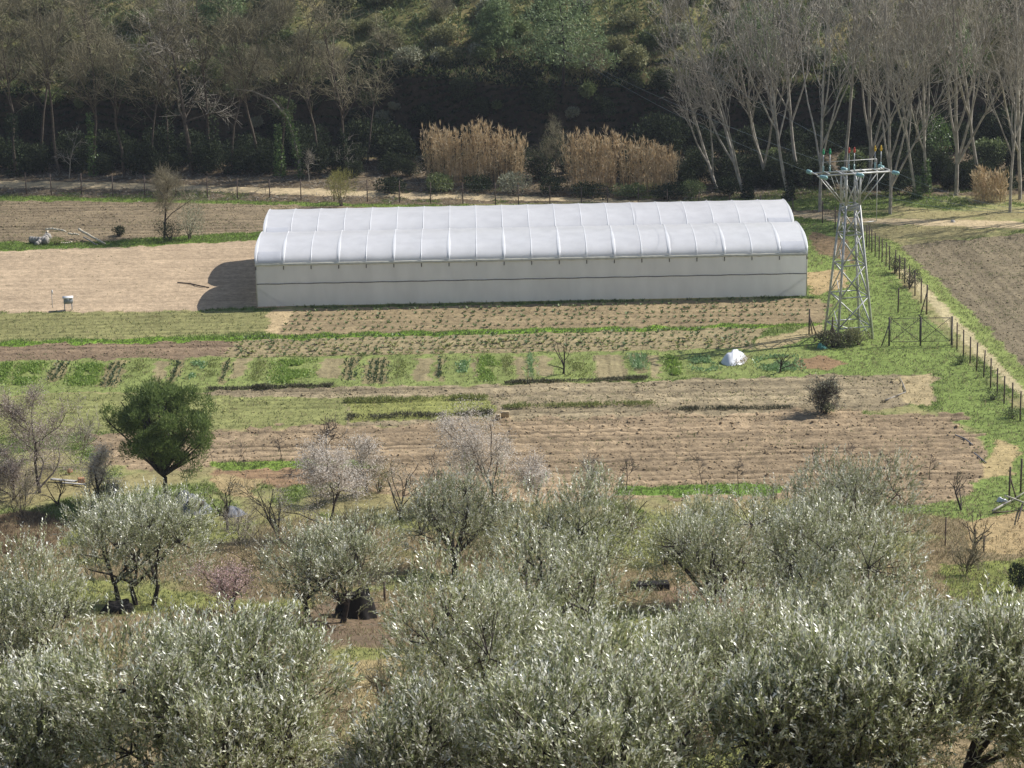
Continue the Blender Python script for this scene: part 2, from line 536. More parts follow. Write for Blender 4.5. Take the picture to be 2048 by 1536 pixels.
# woodland floor and hillside
wf = alb(112, 96, 76)
m_ = (Y > 250)
colr[m_] = (wf * (1 + .5 * (n2[m_] - .5) + .5 * (n3[m_] - .5)))
hill = Y > 270.0
colr[hill] = (alb(112, 108, 68) * (1 - mixv[hill]) + alb(142, 128, 86) * mixv[hill]) * (1 + .5 * (n3[hill] - .5))
steep = np.zeros_like(Y); steep[1:-1] = (Z[2:] - Z[:-2]) / (Y[2:] - Y[:-2])
cl = smooth(.9, 1.5, steep)[..., None]
colr = colr * (1 - cl) + (alb(74, 64, 52) * (.6 + .8 * n2)) * cl
dzm[hill] = (n2[hill][:, 0] - .5) * .3
NAMES.append('hillside'); reg[Y > 271] = 1
green[Y > 258] = 0.0; dry[Y > 258] = .2

TAN = alb(186, 160, 132); BRN = alb(142, 120, 95); RBR = alb(136, 114, 92)
area('ploughed_field', [(-400, 398), (1680, 420), (1690, 540), (-400, 520)], alb(138, 120, 96), .06, .05, (1.2, .05, .25, 'u'))
area('grass_verge', [(-400, 392), (300, 398), (700, 407), (1300, 416), (1690, 440), (1690, 452), (1300, 425), (700, 413), (300, 405), (-400, 400)], alb(112, 132, 60), .9, .1)
area('tilled_field', [(-400, 492), (200, 490), (480, 480), (570, 470), (570, 615), (300, 622), (-400, 632)], TAN, 0, 0, (1.6, .02, .12, 'u'), .07)
area('grass_bank', [(-400, 482), (180, 484), (300, 476), (520, 463), (520, 480), (300, 492), (0, 502), (-400, 506)], alb(108, 132, 58), 1.0, .1)
area('grassland', [(1560, 455), (1690, 440), (1740, 470), (1800, 560), (1900, 690), (2060, 850), (2300, 1080), (1700, 1010), (1980, 960), (1960, 860), (1880, 830),
                   (1880, 745), (1640, 760), (1480, 770), (1540, 690), (1640, 650), (1660, 600), (1620, 590)], alb(122, 138, 74), .75, .35)
area('bare_soil', [(1615, 462), (1700, 480), (1705, 530), (1625, 500)], alb(136, 113, 86), .2, .1)
area('bare_soil', [(1612, 545), (1690, 540), (1700, 575), (1640, 590), (1615, 585)], alb(178, 152, 112), .15, .2)
area('crop_field', [(-400, 630), (-400, 700), (0, 682), (545, 664), (548, 622)], alb(140, 134, 88), .35, .1, (1.1, .03, .22, 'u'))
area('bare_soil', [(540, 620), (592, 618), (575, 668), (530, 668)], alb(192, 166, 128), 0, .05)
area('crop_field', [(592, 618), (1640, 597), (1660, 610), (1640, 652), (560, 670)], alb(154, 133, 102), .05, .05, (1.1, .05, .18, 'u'))
area('ploughed_field', [(-400, 700), (0, 688), (480, 678), (440, 716), (0, 722), (-400, 730)], RBR, .03, .02, (1.2, .05, .25, 'u'))
area('crop_field', [(480, 676), (1540, 654), (1500, 698), (435, 716)], alb(158, 140, 106), .08, .05, (.9, .05, .18, 'u'))
area('grass_strip', [(-400, 702), (0, 684), (545, 669), (1100, 657), (1640, 646), (1640, 652), (1100, 666), (545, 679), (0, 692), (-400, 712)], alb(118, 150, 55), 1.0, 0, None, .12)
area('bare_soil', [(1520, 680), (1640, 648), (1650, 665), (1560, 695), (1510, 700)], alb(176, 156, 116), .1, .3)
area('vegetable_garden', [(-400, 728), (0, 722), (440, 715), (1500, 697), (1650, 700), (1640, 748), (1300, 760), (690, 778), (0, 790), (-400, 800)], alb(128, 138, 80), .5, .25)
area('bare_soil', [(1590, 718), (1640, 712), (1690, 728), (1660, 742), (1600, 738)], alb(150, 120, 90), .05, .1)
area('crop_field', [(-400, 800), (200, 788), (690, 795), (690, 850), (-400, 880)], alb(142, 140, 88), .45, .3, (1.1, .04, .2, 'u'))
area('ploughed_field', [(410, 783), (680, 775), (1000, 770), (1300, 762), (1500, 755), (1870, 748), (1872, 800), (1720, 822), (1560, 826), (1000, 845), (690, 850), (690, 795), (420, 792)],
     alb(156, 138, 110), .05, .06, (1.15, .09, .40, 'u'))
area('crop_field', [(690, 797), (980, 792), (985, 832), (695, 842)], alb(136, 138, 80), .5, .2, (1.1, .04, .2, 'u'))
area('bare_soil', [(1795, 756), (1866, 744), (1872, 786), (1850, 812), (1800, 800)], alb(182, 160, 122), .0, .6)
area('ploughed_field', [(180, 870), (440, 858), (700, 848), (1000, 842), (1330, 826), (1560, 824), (1900, 826), (1960, 880), (1985, 940), (1900, 1010), (1500, 1000), (900, 1000), (430, 940), (200, 930)],
     alb(156, 133, 106), .03, .03, (1.0, .09, .45, 'u'), .14, 2.4)
area('grass_strip', [(420, 925), (560, 922), (720, 922), (760, 935), (560, 940), (430, 940)], alb(124, 146, 66), .9, .2)
area('bare_soil', [(430, 942), (760, 936), (760, 962), (560, 972), (430, 965)], alb(152, 122, 94), .05, .1, (1.2, .05, .3, 'u'))
area('grass_strip', [(1240, 976), (1500, 966), (1560, 976), (1560, 990), (1240, 992)], alb(112, 140, 62), .9, .1)
# road behind, right-hand track, right-hand field
area('dirt_road', [(-400, 378), (300, 385), (700, 394), (1200, 405), (1500, 424), (1700, 446), (2060, 458), (2500, 460), (2500, 448), (2060, 444), (1700, 436), (1500, 412), (1200, 396), (700, 384), (300, 376), (-400, 368)], alb(196, 172, 136), 0, .04, None, .06)
area('ploughed_field', [(1795, 492), (2060, 466), (2600, 470), (2600, 1100), (2100, 800), (2048, 748), (1900, 590), (1820, 520)], alb(132, 117, 94), .14, .08, (.8, .03, .26, math.atan2(*(P(2048, 700, 0.) - P(1850, 500, 0.))[[1, 0]])))
area('grass_verge', [(1720, 462), (1795, 486), (1830, 520), (1910, 590), (2060, 745), (2200, 880), (2200, 920), (2060, 800), (1900, 640), (1800, 540), (1740, 480)], alb(134, 146, 82), .75, .35)
area('farm_track', [(1800, 540), (1812, 535), (1880, 600), (1960, 685), (2060, 790), (2200, 920), (2200, 940), (2060, 812), (1950, 705), (1865, 615)], alb(192, 174, 134), .0, .25, None, .08, .5)
area('bare_soil', [(1930, 1045), (2100, 1010), (2200, 1060), (2100, 1110), (1930, 1100)], alb(176, 150, 110), .05, .25)
area('bare_soil', [(2000, 880), (2040, 890), (2020, 950), (1960, 960)], alb(178, 155, 112), .05, .3)
area('heather_slope', [(-300, 1040), (70, 1020), (150, 1050), (110, 1100), (-50, 1120), (-300, 1140)], alb(124, 104, 80), .0, .4)
area('bare_soil', [(620, 1210), (760, 1205), (790, 1290), (650, 1290)], alb(126, 106, 86), .05, .2)
area('bare_soil', [(700, 1330), (800, 1310), (810, 1480), (740, 1480)], alb(172, 150, 108), .1, .5)
area('bare_soil', [(1290, 1180), (1480, 1160), (1520, 1230), (1380, 1250)], alb(150, 124, 100), .05, .3)
area('bare_soil', [(430, 950), (520, 960), (500, 1000), (440, 990)], alb(176, 152, 112), .2, .4)
area('grassland', [(1880, 1130), (2200, 1100), (2200, 1250), (1920, 1240)], alb(126, 132, 72), .9, .3)

# bed soil in the vegetable garden
BEDS = [(-40, 50, 'L'), (18, 36, 'L'), (72, 50, 'L'), (128, 34, 'D'), (188, 62, 'L'), (240, 34, 'D'), (284, 44, 'G'), (330, 26, 'S'), (360, 18, 'D'), (396, 38, 'T'),
        (432, 32, 'G'), (458, 14, 'D'), (486, 26, 'S'), (522, 34, 'G'), (592, 78, 'L'), (668, 46, 'S'), (706, 26, 'D'), (756, 48, 'D'), (804, 36, 'G'), (848, 34, 'S'),
        (880, 14, 'D'), (926, 24, 'T'), (948, 12, 'S'), (976, 42, 'L'), (1012, 26, 'G'), (1038, 22, 'S'), (1060, 14, 'V'), (1086, 30, 'S'), (1150, 60, 'G'), (1216, 66, 'S'),
        (1272, 34, 'V'), (1304, 18, 'S'), (1338, 30, 'L'), (1400, 54, 'T'), (1548, 84, 'T')]
bed_geo = []
for i, (bx, bw, bt) in enumerate(BEDS):
    yt = 722 - (bx / 1500) * 18 + (3 if i % 2 else 0); yb = yt + 40 + 6 * ((i * 7) % 3)
    c0 = P(bx, yt, 0.0); c1 = P(bx, yb, 0.0)
    vlen = abs(np.dot((c1 - c0)[:2], gy)); wm = bw * mpp(c0) * .92
    u0 = np.dot(c0[:2] - GL[:2], gx); v0 = np.dot(c0[:2] - GL[:2], gy)
    bed_geo.append((u0, v0, wm, vlen, bt))
    pl = [gw(u0 - wm / 2, v0)[:2], gw(u0 + wm / 2, v0)[:2], gw(u0 + wm / 2, v0 - vlen)[:2], gw(u0 - wm / 2, v0 - vlen)[:2]]
    if bt in 'SDV': area('vegetable_garden', pl, alb(152, 136, 102) if bt == 'S' else alb(142, 128, 92), .04, .05, (.45, .05, .2, 'v'), .14, 1.0, world=True)

Zf = Z + dzm
V = np.stack([X, Y, Zf], -1).reshape(-1, 3)
nr, nc = X.shape
idx = np.arange(nr * nc).reshape(nr, nc)
quad = np.stack([idx[:-1, :-1], idx[:-1, 1:], idx[1:, 1:], idx[1:, :-1]], -1).reshape(-1, 4)
freg = reg[:-1, :-1].ravel()
cflat = np.clip(colr, .004, .95).reshape(-1, 3)
for k, nm in enumerate(NAMES):
    fq = quad[freg == k]
    if not len(fq): continue
    used, inv = np.unique(fq, return_inverse=True)
    me = mk_mesh(nm, V[used], [inv.reshape(-1, 4)], [M['ground']], colour=cflat[used], smooth_=True)
    tag(link(nm, me), kind='structure')


# ------------------------------------------------------------------ grass and litter (stuff)
def tufts(name, weight, n, mat, hmin, hmax, w, blades, ymin=78, ymax=262, seed=1, lean=.5):
    r = np.random.default_rng(seed)
    ok = (Y > ymin) & (Y < ymax) & (np.abs(X) < hw[:, None] * 1.02)
    pr = (weight * ok * (hw[:, None] * (np.gradient(ys)[:, None]))).ravel()
    pr = pr / pr.sum()
    i = r.choice(len(pr), n, p=pr)
    C = V[i] + np.stack([r.normal(0, .13, n), r.normal(0, .13, n), np.full(n, -.02)], 1)
    Cb = np.repeat(C, blades, 0) + np.concatenate([r.normal(0, .07, (n * blades, 2)), np.zeros((n * blades, 1))], 1)
    m = len(Cb)
    D = np.concatenate([r.normal(0, lean, (m, 2)), np.ones((m, 1))], 1)
    N = r.normal(0, 1, (m, 3))
    mb = MB(); mb.leaves(Cb, D, N, r.uniform(hmin, hmax, m), w)
    return tag(mb.build(name, mat), kind='stuff')


gcol = colr[..., 1] / (colr[..., 0] + .02)
lush = np.clip(green - .75, 0, 1) * 4
tufts('lush_grass', lush * (Y > 155), 26000, M['grass_lush'], .08, .24, .05, 3, seed=1)
tufts('grass', green ** 1.5, 52000, M['grass'], .07, .24, .045, 3, seed=2)
tufts('dry_grass', dry * (1 + 2.0 * (Y < 157)), 60000, M['grass_dry'], .12, .42, .035, 3, seed=3, lean=.7)
tufts('hillside_scrub', (Y > 273) * (steep < 2.0) * (.3 + n1[..., 0]), 30000, M['shrub_green'], .25, .75, .12, 4, 273, 312, seed=6, lean=.8)
tufts('ledge_grass', (Y > 272) * (Y < 281) * (steep > .2) * (steep < 1.0) * smooth(.45, .6, n1[..., 0]) + (Y > 272) * (Y < 276.5) * (steep < 1.3) * .3, 8000, M['grass_dry'], .2, .55, .07, 4, 272, 281, seed=9, lean=.7)
tufts('rock_face_ivy', (Y > 269) * (Y < 277) * (steep > .5) * (.2 + n1[..., 0] ** 2), 14000, M['shrub_dark'], .25, .7, .2, 3, 269, 277, seed=8, lean=1.4)
tufts('rusty_weeds', (reg == NAMES.index('heather_slope')) * 1.0 + (Y < 157) * .05, 5000, M['grass_rust'], .15, .45, .04, 3, seed=5)
tufts('woodland_litter', (Y > 252) * (reg == 0) * 1.0 + (Y > 246) * (reg == 0) * .4, 16000, M['litter'], .15, .7, .06, 2, 246, 272, seed=4, lean=3.)


def clods(name, weight, n, seed):
    """lumps of turned earth, each taking the colour of the soil it lies on"""
    r = np.random.default_rng(seed)
    ok = (Y > 140) & (Y < 262) & (np.abs(X) < hw[:, None] * 1.0)
    pr = (weight * ok * (hw[:, None] * (np.gradient(ys)[:, None]))).ravel(); pr = pr / pr.sum()
    i = r.choice(len(pr), n, p=pr)
    C = V[i] + np.stack([r.normal(0, .12, n), r.normal(0, .10, n), np.zeros(n)], 1)
    rad = r.uniform(.025, .075, n) * (1 + (r.random(n) < .1) * .8)
    O = np.array([[1, 0, 0], [0, 1, 0], [-1, 0, 0], [0, -1, 0], [0, 0, .7], [0, 0, -.6]], float)
    A = r.uniform(0, 6.28, n); ca, sa = np.cos(A), np.sin(A)
    Q = O[None] * r.uniform(.6, 1.35, (n, 6, 1)) * rad[:, None, None]
    Q = np.stack([Q[..., 0] * ca[:, None] * 1.3 - Q[..., 1] * sa[:, None], Q[..., 0] * sa[:, None] * 1.3 + Q[..., 1] * ca[:, None], Q[..., 2]], -1) + C[:, None]
    T = np.array([[0, 1, 4], [1, 2, 4], [2, 3, 4], [3, 0, 4], [1, 0, 5], [2, 1, 5], [3, 2, 5], [0, 3, 5]])
    F = (np.arange(n) * 6)[:, None, None] + T[None]
    cc = np.repeat(cflat[i] * r.uniform(.95, 1.35, (n, 1)), 6, 0)
    return tag(link(name, mk_mesh(name, Q.reshape(-1, 3), [F.reshape(-1, 3)], [M['ground']], colour=cc)), kind='stuff')


clods('soil_clods', (reg == NAMES.index('ploughed_field')) * (.25 + fbm(X * .3, Y * .9, 81)) ** 2 + (reg == NAMES.index('crop_field')) * .15 + (reg == NAMES.index('bare_soil')) * .2, 38000, 5)
tufts('field_weeds', (reg == NAMES.index('ploughed_field')) * smooth(.52, .7, fbm(X * .35, Y * .5, 85)) + (reg == NAMES.index('tilled_field')) * .02, 5000, M['grass'], .06, .16, .05, 3, 150, 262, seed=11)


# ------------------------------------------------------------------ plants
class Skel:
    """grows branch segments"""
    def __init__(s, seed): s.r = np.random.default_rng(seed); s.P0 = []; s.P1 = []; s.R0 = []; s.R1 = []; s.lv = []; s.tips = []

    def branch(s, p, d, L, r0, r1, n, lv, wob=.12, up=0.0):
        p = np.asarray(p, float); d = unit(np.asarray(d, float)); pts = [p]; rr = [r0]
        for i in range(n):
            d = unit(d + s.r.normal(0, wob, 3) + np.array([0, 0, up]))
            q = p + d * L / n
            ra = r0 + (r1 - r0) * i / n; rb = r0 + (r1 - r0) * (i + 1) / n
            s.P0.append(p); s.P1.append(q); s.R0.append(ra); s.R1.append(rb); s.lv.append(lv)
            p = q; pts.append(p); rr.append(rb)
        return np.array(pts), np.array(rr)

    def meshes(s, name, bark, twig, cut, kt=3, kb=6):
        P0 = np.array(s.P0); P1 = np.array(s.P1); R0 = np.array(s.R0); R1 = np.array(s.R1); lv = np.array(s.lv)
        a = lv < cut; out = []
        mb = MB(); mb.tubes(P0[a], P1[a], R0[a], R1[a], kb); out.append(mb.mesh(name + '_trunk', bark, True))
        if (~a).any():
            mb = MB(); mb.tubes(P0[~a], P1[~a], R0[~a], R1[~a], kt); out.append(mb.mesh(name + '_twigs', twig))
        else: out.append(None)
        return out


def pick(pts, rr, t):
    i = min(int(t * (len(pts) - 1)), len(pts) - 2); f = t * (len(pts) - 1) - i
    return pts[i] * (1 - f) + pts[i + 1] * f, rr[i] * (1 - f) + rr[i + 1] * f


def side(r, d, ang):
    d = unit(d); a = unit(np.cross(d, r.normal(0, 1, 3)))
    return d * math.cos(ang) + a * math.sin(ang)


def poplar(seed, hgt, lean=(0, 0), fork=.35, nlimb=16, dens=1.0, tr=.175, low=.32):
    s = Skel(seed); r = s.r
    tp, tr_ = s.branch((0, 0, -.4), (lean[0], lean[1], 1), hgt, tr, .03, 14, 0, .03, .03)
    stems = [(tp, tr_, hgt)]
    for k in range(r.integers(2, 5)):
        q, ra = pick(tp, tr_, fork + r.uniform(-.06, .16))
        a, b = s.branch(q, side(r, (lean[0], lean[1], 1), R(r.uniform(14, 30))), hgt * r.uniform(.5, .68), ra * .72, .02, 10, 0, .05, .08)
        stems.append((a, b, hgt * .55))
    for (a, b, Ls) in stems:
        for k in range(int(nlimb * .82 * Ls / hgt + 2)):
            t = r.uniform(low, .97); q, ra = pick(a, b, t)
            d0 = a[-1] - a[0]
            L1 = hgt * r.uniform(.16, .34) * (1.15 - .6 * t)
            c, e = s.branch(q, side(r, d0, R(r.uniform(18, 42))), L1, max(.02, ra * .42), .010, 6, 1, .09, .10)
            for m in range(6):
                q2, rb = pick(c, e, r.uniform(.2, 1)); L2 = L1 * r.uniform(.25, .5)
                c2, e2 = s.branch(q2, side(r, c[-1] - c[0], R(r.uniform(20, 50))), L2, .026, .014, 3, 2, .13, .10)
                for w in range(2 + int(r.random() < .3)):
                    q3, _ = pick(c2, e2, r.uniform(.15, 1))
                    s.branch(q3, side(r, c2[-1] - c2[0], R(r.uniform(20, 55))), r.uniform(.5, 1.4), .015, .009, 1, 3, .1, .1)
    return s


def bare(seed, hgt, spread=.5, nlimb=9, dens=1.0, tr=.16, lean=(0, 0), low=.25, twigL=.9, up=.04, tw=.011, ang=(25, 65)):
    s = Skel(seed); r = s.r
    tp, trr = s.branch((0, 0, -.3), (lean[0], lean[1], 1), hgt * .8, tr, tr * .15, 9, 0, .09, .02)
    for k in range(nlimb):
        t = r.uniform(low, 1); q, ra = pick(tp, trr, t)
        L1 = hgt * spread * r.uniform(.5, 1.0) * (1.2 - .6 * t)
        c, e = s.branch(q, side(r, (0, 0, 1), R(r.uniform(*ang))), L1, ra * .6, .018, 6, 1 if ra < .05 else 0, .16, up)
        for m in range(int(7 * dens)):
            q2, rb = pick(c, e, r.uniform(.15, 1)); L2 = L1 * r.uniform(.25, .55)
            c2, e2 = s.branch(q2, side(r, c[-1] - c[0], R(r.uniform(25, 65))), L2, max(.014, rb * .5), .009, 4, 2, .2, up)
            for w in range(int(6 * dens)):
                q3, _ = pick(c2, e2, r.uniform(.1, 1))
                c3, e3 = s.branch(q3, side(r, c2[-1] - c2[0], R(r.uniform(20, 65))), twigL * r.uniform(.4, 1.1), tw, tw * .6, 2, 3, .2, up)
                s.tips.append(c3[-1]); s.tips.append(c3[1])
    return s


def cloud(r, lobes, n, leaf, wd, inner=.45, upb=.3, needle=False, out=.7):
    """leaf positions through a set of lobes (cx,cy,cz,rx,ry,rz)"""
    lob = np.asarray(lobes, float); vol = lob[:, 3] * lob[:, 4] * lob[:, 5]
    k = r.choice(len(lob), n, p=vol / vol.sum())
    d = unit(r.normal(0, 1, (n, 3)))
    rad = r.uniform(inner, 1.0, n) ** .6
    # uneven outline
    rad *= .80 + .35 * vnoise(d[:, 0] * 2.5 + k * 3.1, d[:, 1] * 2.5 + d[:, 2] * 2.3 + 7, 3)
    C = lob[k, :3] + d * lob[k, 3:] * rad[:, None]
    D = unit(d * out + r.normal(0, .55, (n, 3)) + np.array([0, 0, upb]))
    N = r.normal(0, 1, (n, 3))
    return C, D, N, r.uniform(.6, 1.25, n) * leaf, r.uniform(.7, 1.3, n) * wd


def rnd_lobes(r, w, h, z0, n, size=.42):
    L = []
    for i in range(n):
        a = r.uniform(0, 2 * np.pi); q = math.sqrt(r.uniform(0, 1)) * (1 - size) * w / 2
        zz = z0 + h * (size + (1 - 2 * size) * r.uniform(0, 1)) if n > 1 else z0 + h / 2
        k = size * r.uniform(.75, 1.15)
        L.append((q * math.cos(a), q * math.sin(a), zz, w / 2 * k * 1.25, w / 2 * k * 1.25, h * k * .95))
    return L


def put(name, loc, parts, label, cat, group=None, rz=0.0, sc=1.0):
    e = empty(name, loc, rz, sc); tag(e, label, cat, group)
    for pn, me in parts:
        if me is not None: link(pn, me, e)
    return e


def shrub_mesh(seed, w, h, n, mat, leaf=.16, wd=.08, lobes=6, name='shrub', stems=True, inner=.4, upb=.3):
    r = np.random.default_rng(seed)
    L = rnd_lobes(r, w, h, .0, lobes)
    mb = MB(); mb.leaves(*cloud(r, L, n, leaf, wd, inner, upb))
    fol = mb.mesh(name + '_foliage', mat)
    st = None
    if stems:
        sb = MB()
        for l in L:
            sb.poly([(r.normal(0, .08), r.normal(0, .08), -.1), (l[0] * .5, l[1] * .5, l[2] * .5), (l[0], l[1], l[2])], [.05, .03, .015], 4, False)
        st = sb.mesh(name + '_stems', M['bark'])
    return [('foliage', fol), ('stem', st)]


# ---- olives
def olive(seed, w, h, n_sh, mat, trunk_frac=.30, leaf=.12, lw=.038, trunks=1, dens=14):
    r = np.random.default_rng(seed)
    z0 = h * trunk_frac; ch = h - z0
    L = []
    nl = 15
    for i in range(nl):
        a = i / nl * 2 * np.pi * 2.4 + r.uniform(-.3, .3); q = (0.12 + .88 * math.sqrt((i + .5) / nl)) * w * .36
        zz = z0 + ch * r.uniform(.22, .62) + ch * .16 * (1 - q / (w * .36))
        k = r.uniform(.13, .26)
        L.append((q * math.cos(a), q * math.sin(a), zz, w * k, w * k, ch * r.uniform(.28, .40)))
    L = np.array(L)
    s = Skel(seed + 5)
    starts = [(0.75 * (2 * q / max(1, trunks - 1) - 1) if trunks > 1 else 0., r.uniform(-.25, .25) * (trunks > 1)) for q in range(trunks)]
    for i, l in enumerate(L):
        b = starts[i % trunks]
        fork = np.array([b[0] * 1.4, b[1] * 1.4, z0 * .75])
        if i < trunks:
            s.branch((b[0], b[1], -.3), fork - np.array([b[0], b[1], -.3]), np.linalg.norm(fork - np.array([b[0], b[1], -.3])), .19 / math.sqrt(trunks) + .05, .12 / math.sqrt(trunks) + .03, 4, 0, .06)
        s.branch(fork, l[:3] - fork, np.linalg.norm(l[:3] - fork), .085, .03, 5, 0, .07)
        for q in range(9):
            d = unit(r.normal(0, 1, 3) + np.array([0, 0, .4]))
            s.branch(l[:3], d, .8 * l[3], .025, .01, 3, 1, .12)
    tm = s.meshes('olive_tree', M['bark_dark'], M['bark_dark'], 9)[0]
    vol = L[:, 3] ** 2
    k = r.choice(nl, n_sh, p=vol / vol.sum())
    d = r.normal(0, 1, (n_sh, 3))
    cl_ = r.normal(0, 1, (nl, 9, 3)); d = np.where(r.random((n_sh, 1)) < .6, cl_[k, r.integers(0, 9, n_sh)] + d * .33, d); d[:, 2] = np.abs(d[:, 2]) * 1.3 - .62; d = unit(d)
    C = L[k, :3] + d * L[k, 3:] * (r.uniform(.35, 1.0, n_sh) ** .5)[:, None]
    low = r.random(n_sh) < .22; C[low, 2] *= r.uniform(.35, .9, low.sum())
    sd = unit(d * .55 + r.normal(0, .35, (n_sh, 3)) + np.array([0.05, 0, .75]))
    sl = r.uniform(.35, .85, n_sh) * np.where(r.random(n_sh) < .12, 1.5, 1.0)
    t = (np.arange(dens) + 1) / dens
    CC = (C[:, None] + sd[:, None] * (sl[:, None] * t[None])[..., None]).reshape(-1, 3)
    SD = np.repeat(sd, dens, 0); m = len(CC)
    perp = unit(np.cross(SD, r.normal(0, 1, (m, 3))))
    D = unit(SD * .8 + perp * .6)
    N = np.repeat(d * .75 + np.array([.22, 0, .55]) + r.normal(0, .34, (n_sh, 3)), dens, 0) + r.normal(0, .30, (m, 3))
    mb = MB(); mb.leaves(CC, D, N, leaf * r.uniform(.7, 1.3, m), lw * r.uniform(.8, 1.3, m))
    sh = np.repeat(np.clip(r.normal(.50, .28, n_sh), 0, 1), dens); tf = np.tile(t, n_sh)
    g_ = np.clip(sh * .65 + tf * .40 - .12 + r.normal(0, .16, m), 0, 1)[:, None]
    stops = np.array([[.075, .095, .028], [.23, .265, .095], [.50, .53, .29], [.88, .88, .76], [.95, .95, .89]]) * (1. if mat is M['olive'] else .82)  # silver-green leaf tones; sun glints and dark gaps put into the end stops
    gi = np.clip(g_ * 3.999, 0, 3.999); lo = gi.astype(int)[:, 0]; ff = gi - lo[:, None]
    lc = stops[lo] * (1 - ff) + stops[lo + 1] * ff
    # thin the shoots that stick out, with their woody axes
    mb2 = MB(); mb2.tubes(C, C + sd * sl[:, None], .007, .003, 3)
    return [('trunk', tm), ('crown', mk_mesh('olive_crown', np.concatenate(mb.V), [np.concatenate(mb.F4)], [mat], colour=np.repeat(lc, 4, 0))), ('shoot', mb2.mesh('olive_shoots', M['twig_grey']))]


OL = [
    # base px, width px, height px, shoots, trunks, material, label
    ((272, 1212), 330, 235, 1500, 3, 'olive', 'silvery olive tree with three bare trunks rising from a dark stump, left foreground'),
    ((45, 1440), 300, 345, 1400, 1, 'olive', 'olive tree cut by the left picture edge, its bright crown beside the three-trunk olive'),
    ((652, 1240), 280, 195, 1000, 2, 'olive', 'small round olive tree beside the big dark hollow stump'),
    ((1010, 1520), 560, 420, 2500, 2, 'olive', 'largest olive tree, broad silvery crown filling the middle of the foreground'),
    ((1130, 1262), 340, 300, 1500, 2, 'olive', 'upright olive tree behind the largest one, crown overlapping the ploughed field'),
    ((910, 1150), 260, 205, 900, 1, 'olive_grey', 'dull grey olive tree with a dark trunk, between the pink almond and upright olive'),
    ((1420, 1205), 270, 245, 1150, 1, 'olive', 'olive tree right of the upright one, left part of the right-hand clump'),
    ((1675, 1130), 350, 225, 1450, 1, 'olive_grey', 'farthest olive tree of the right-hand clump, against the ploughed field'),
    ((1575, 1180), 190, 200, 800, 1, 'olive_grey', 'narrow shaded olive tree squeezed inside the right-hand clump'),
    ((1690, 1375), 430, 350, 2100, 2, 'olive', 'wide olive tree with loose shoots in front of the right-hand clump'),
    ((1440, 1465), 360, 280, 1200, 3, 'olive', 'thin olive tree with dark forked stems, right of the largest olive'),
    ((1730, 1630), 420, 370, 2000, 2, 'olive', 'olive tree at the bottom edge, below the wide loose-shooted one'),
    ((2030, 1580), 215, 345, 1100, 2, 'olive', 'olive tree in the bottom right corner with two dark trunks showing'),
    ((430, 1610), 540, 345, 2300, 2, 'olive', 'broad olive tree at the bottom left with a dark limb showing through'),
    ((90, 1600), 330, 285, 1300, 1, 'olive', 'olive tree in the bottom left corner below the edge-cut one'),
    ((1180, 1680), 560, 300, 1700, 1, 'olive', 'olive tree at the bottom edge, in front of the largest one'),
    ((1560, 1740), 300, 270, 1000, 2, 'olive', 'olive tree at the bottom edge between the thin forked olive and the wide right-hand ones'),
    ((1900, 1330), 150, 120, 400, 1, 'olive_grey', 'small young olive tree above the bottom right corner tree'),
    ((840, 1690), 280, 240, 700, 1, 'olive_grey', 'low olive tree at the bottom edge left of the middle'),
]
for i, ((bx, by), wp, hp, ns, tr_n, mt, lab) in enumerate(OL):
    b = P(bx, by); k = mpp(b)
    put('olive_tree', b, olive(100 + i, wp * k, hp * k * 1.05, int(ns * 1.75), M[mt], .24 if i in (0, 2, 5) else .03, trunks=tr_n),
        lab, 'tree', 'olive trees on the foreground slope', rz=0)


# ---- round stone pine in the middle left
def round_pine():
    r = np.random.default_rng(5)
    b = P(333, 1005); k = mpp(b)
    s = Skel(3)
    w = 222 * k; h = 250 * k
    s.branch((0, 0, -.3), (-.06, 0, 1), h * .27, .17, .13, 5, 0, .05)
    fk = np.array([-.1, 0, h * .22])
    L = []
    for q in range(120):
        d = unit(r.normal(0, 1, 3)); f = r.uniform(.35, 1.0) ** .5
        wid = .47 if d[2] > -.45 else .40
        c = np.array([d[0] * wid * f * w, d[1] * .38 * f * w, h * (.66 + d[2] * .31 * f)]) + r.normal(0, .03 * w, 3)
        if c[2] < h * .34: c[2] = h * r.uniform(.36, .55)
        k_ = r.uniform(.055, .105); L.append((*c, k_ * w, k_ * w, k_ * w * .85))
    for (dx, dz) in ((.22, .36), (.28, .28), (.2, .22), (.32, .38), (.12, .33), (-.16, .40), (-.26, .46), (.36, .46), (.05, .42)): L.append((dx * w, 0, dz * h, .07 * w, .07 * w, .05 * h))
    L.append((-.47 * w, 0, .74 * h, .085 * w, .08 * w, .085 * h)); L.append((-.42 * w, 0, .64 * h, .08 * w, .08 * w, .08 * h)) 
    for l in L[::3]:
        s.branch(fk, np.array(l[:3]) - fk, np.linalg.norm(np.array(l[:3]) - fk), .085, .03, 6, 0, .05)
    mb = MB(); C, D, N, LL, WW = cloud(r, L, 40000, .26, .045, .2, .7, out=.6)
    mb.leaves(C, D, N, LL, WW)
    put('pine_tree', b, [('trunk', s.meshes('pine_tree', M['bark_dark'], M['bark_dark'], 9)[0]), ('crown', mb.mesh('pine_crown', M['pine']))],
        'dense dark green pine with a rounded crown, standing alone left of the ploughed field', 'tree')


round_pine()


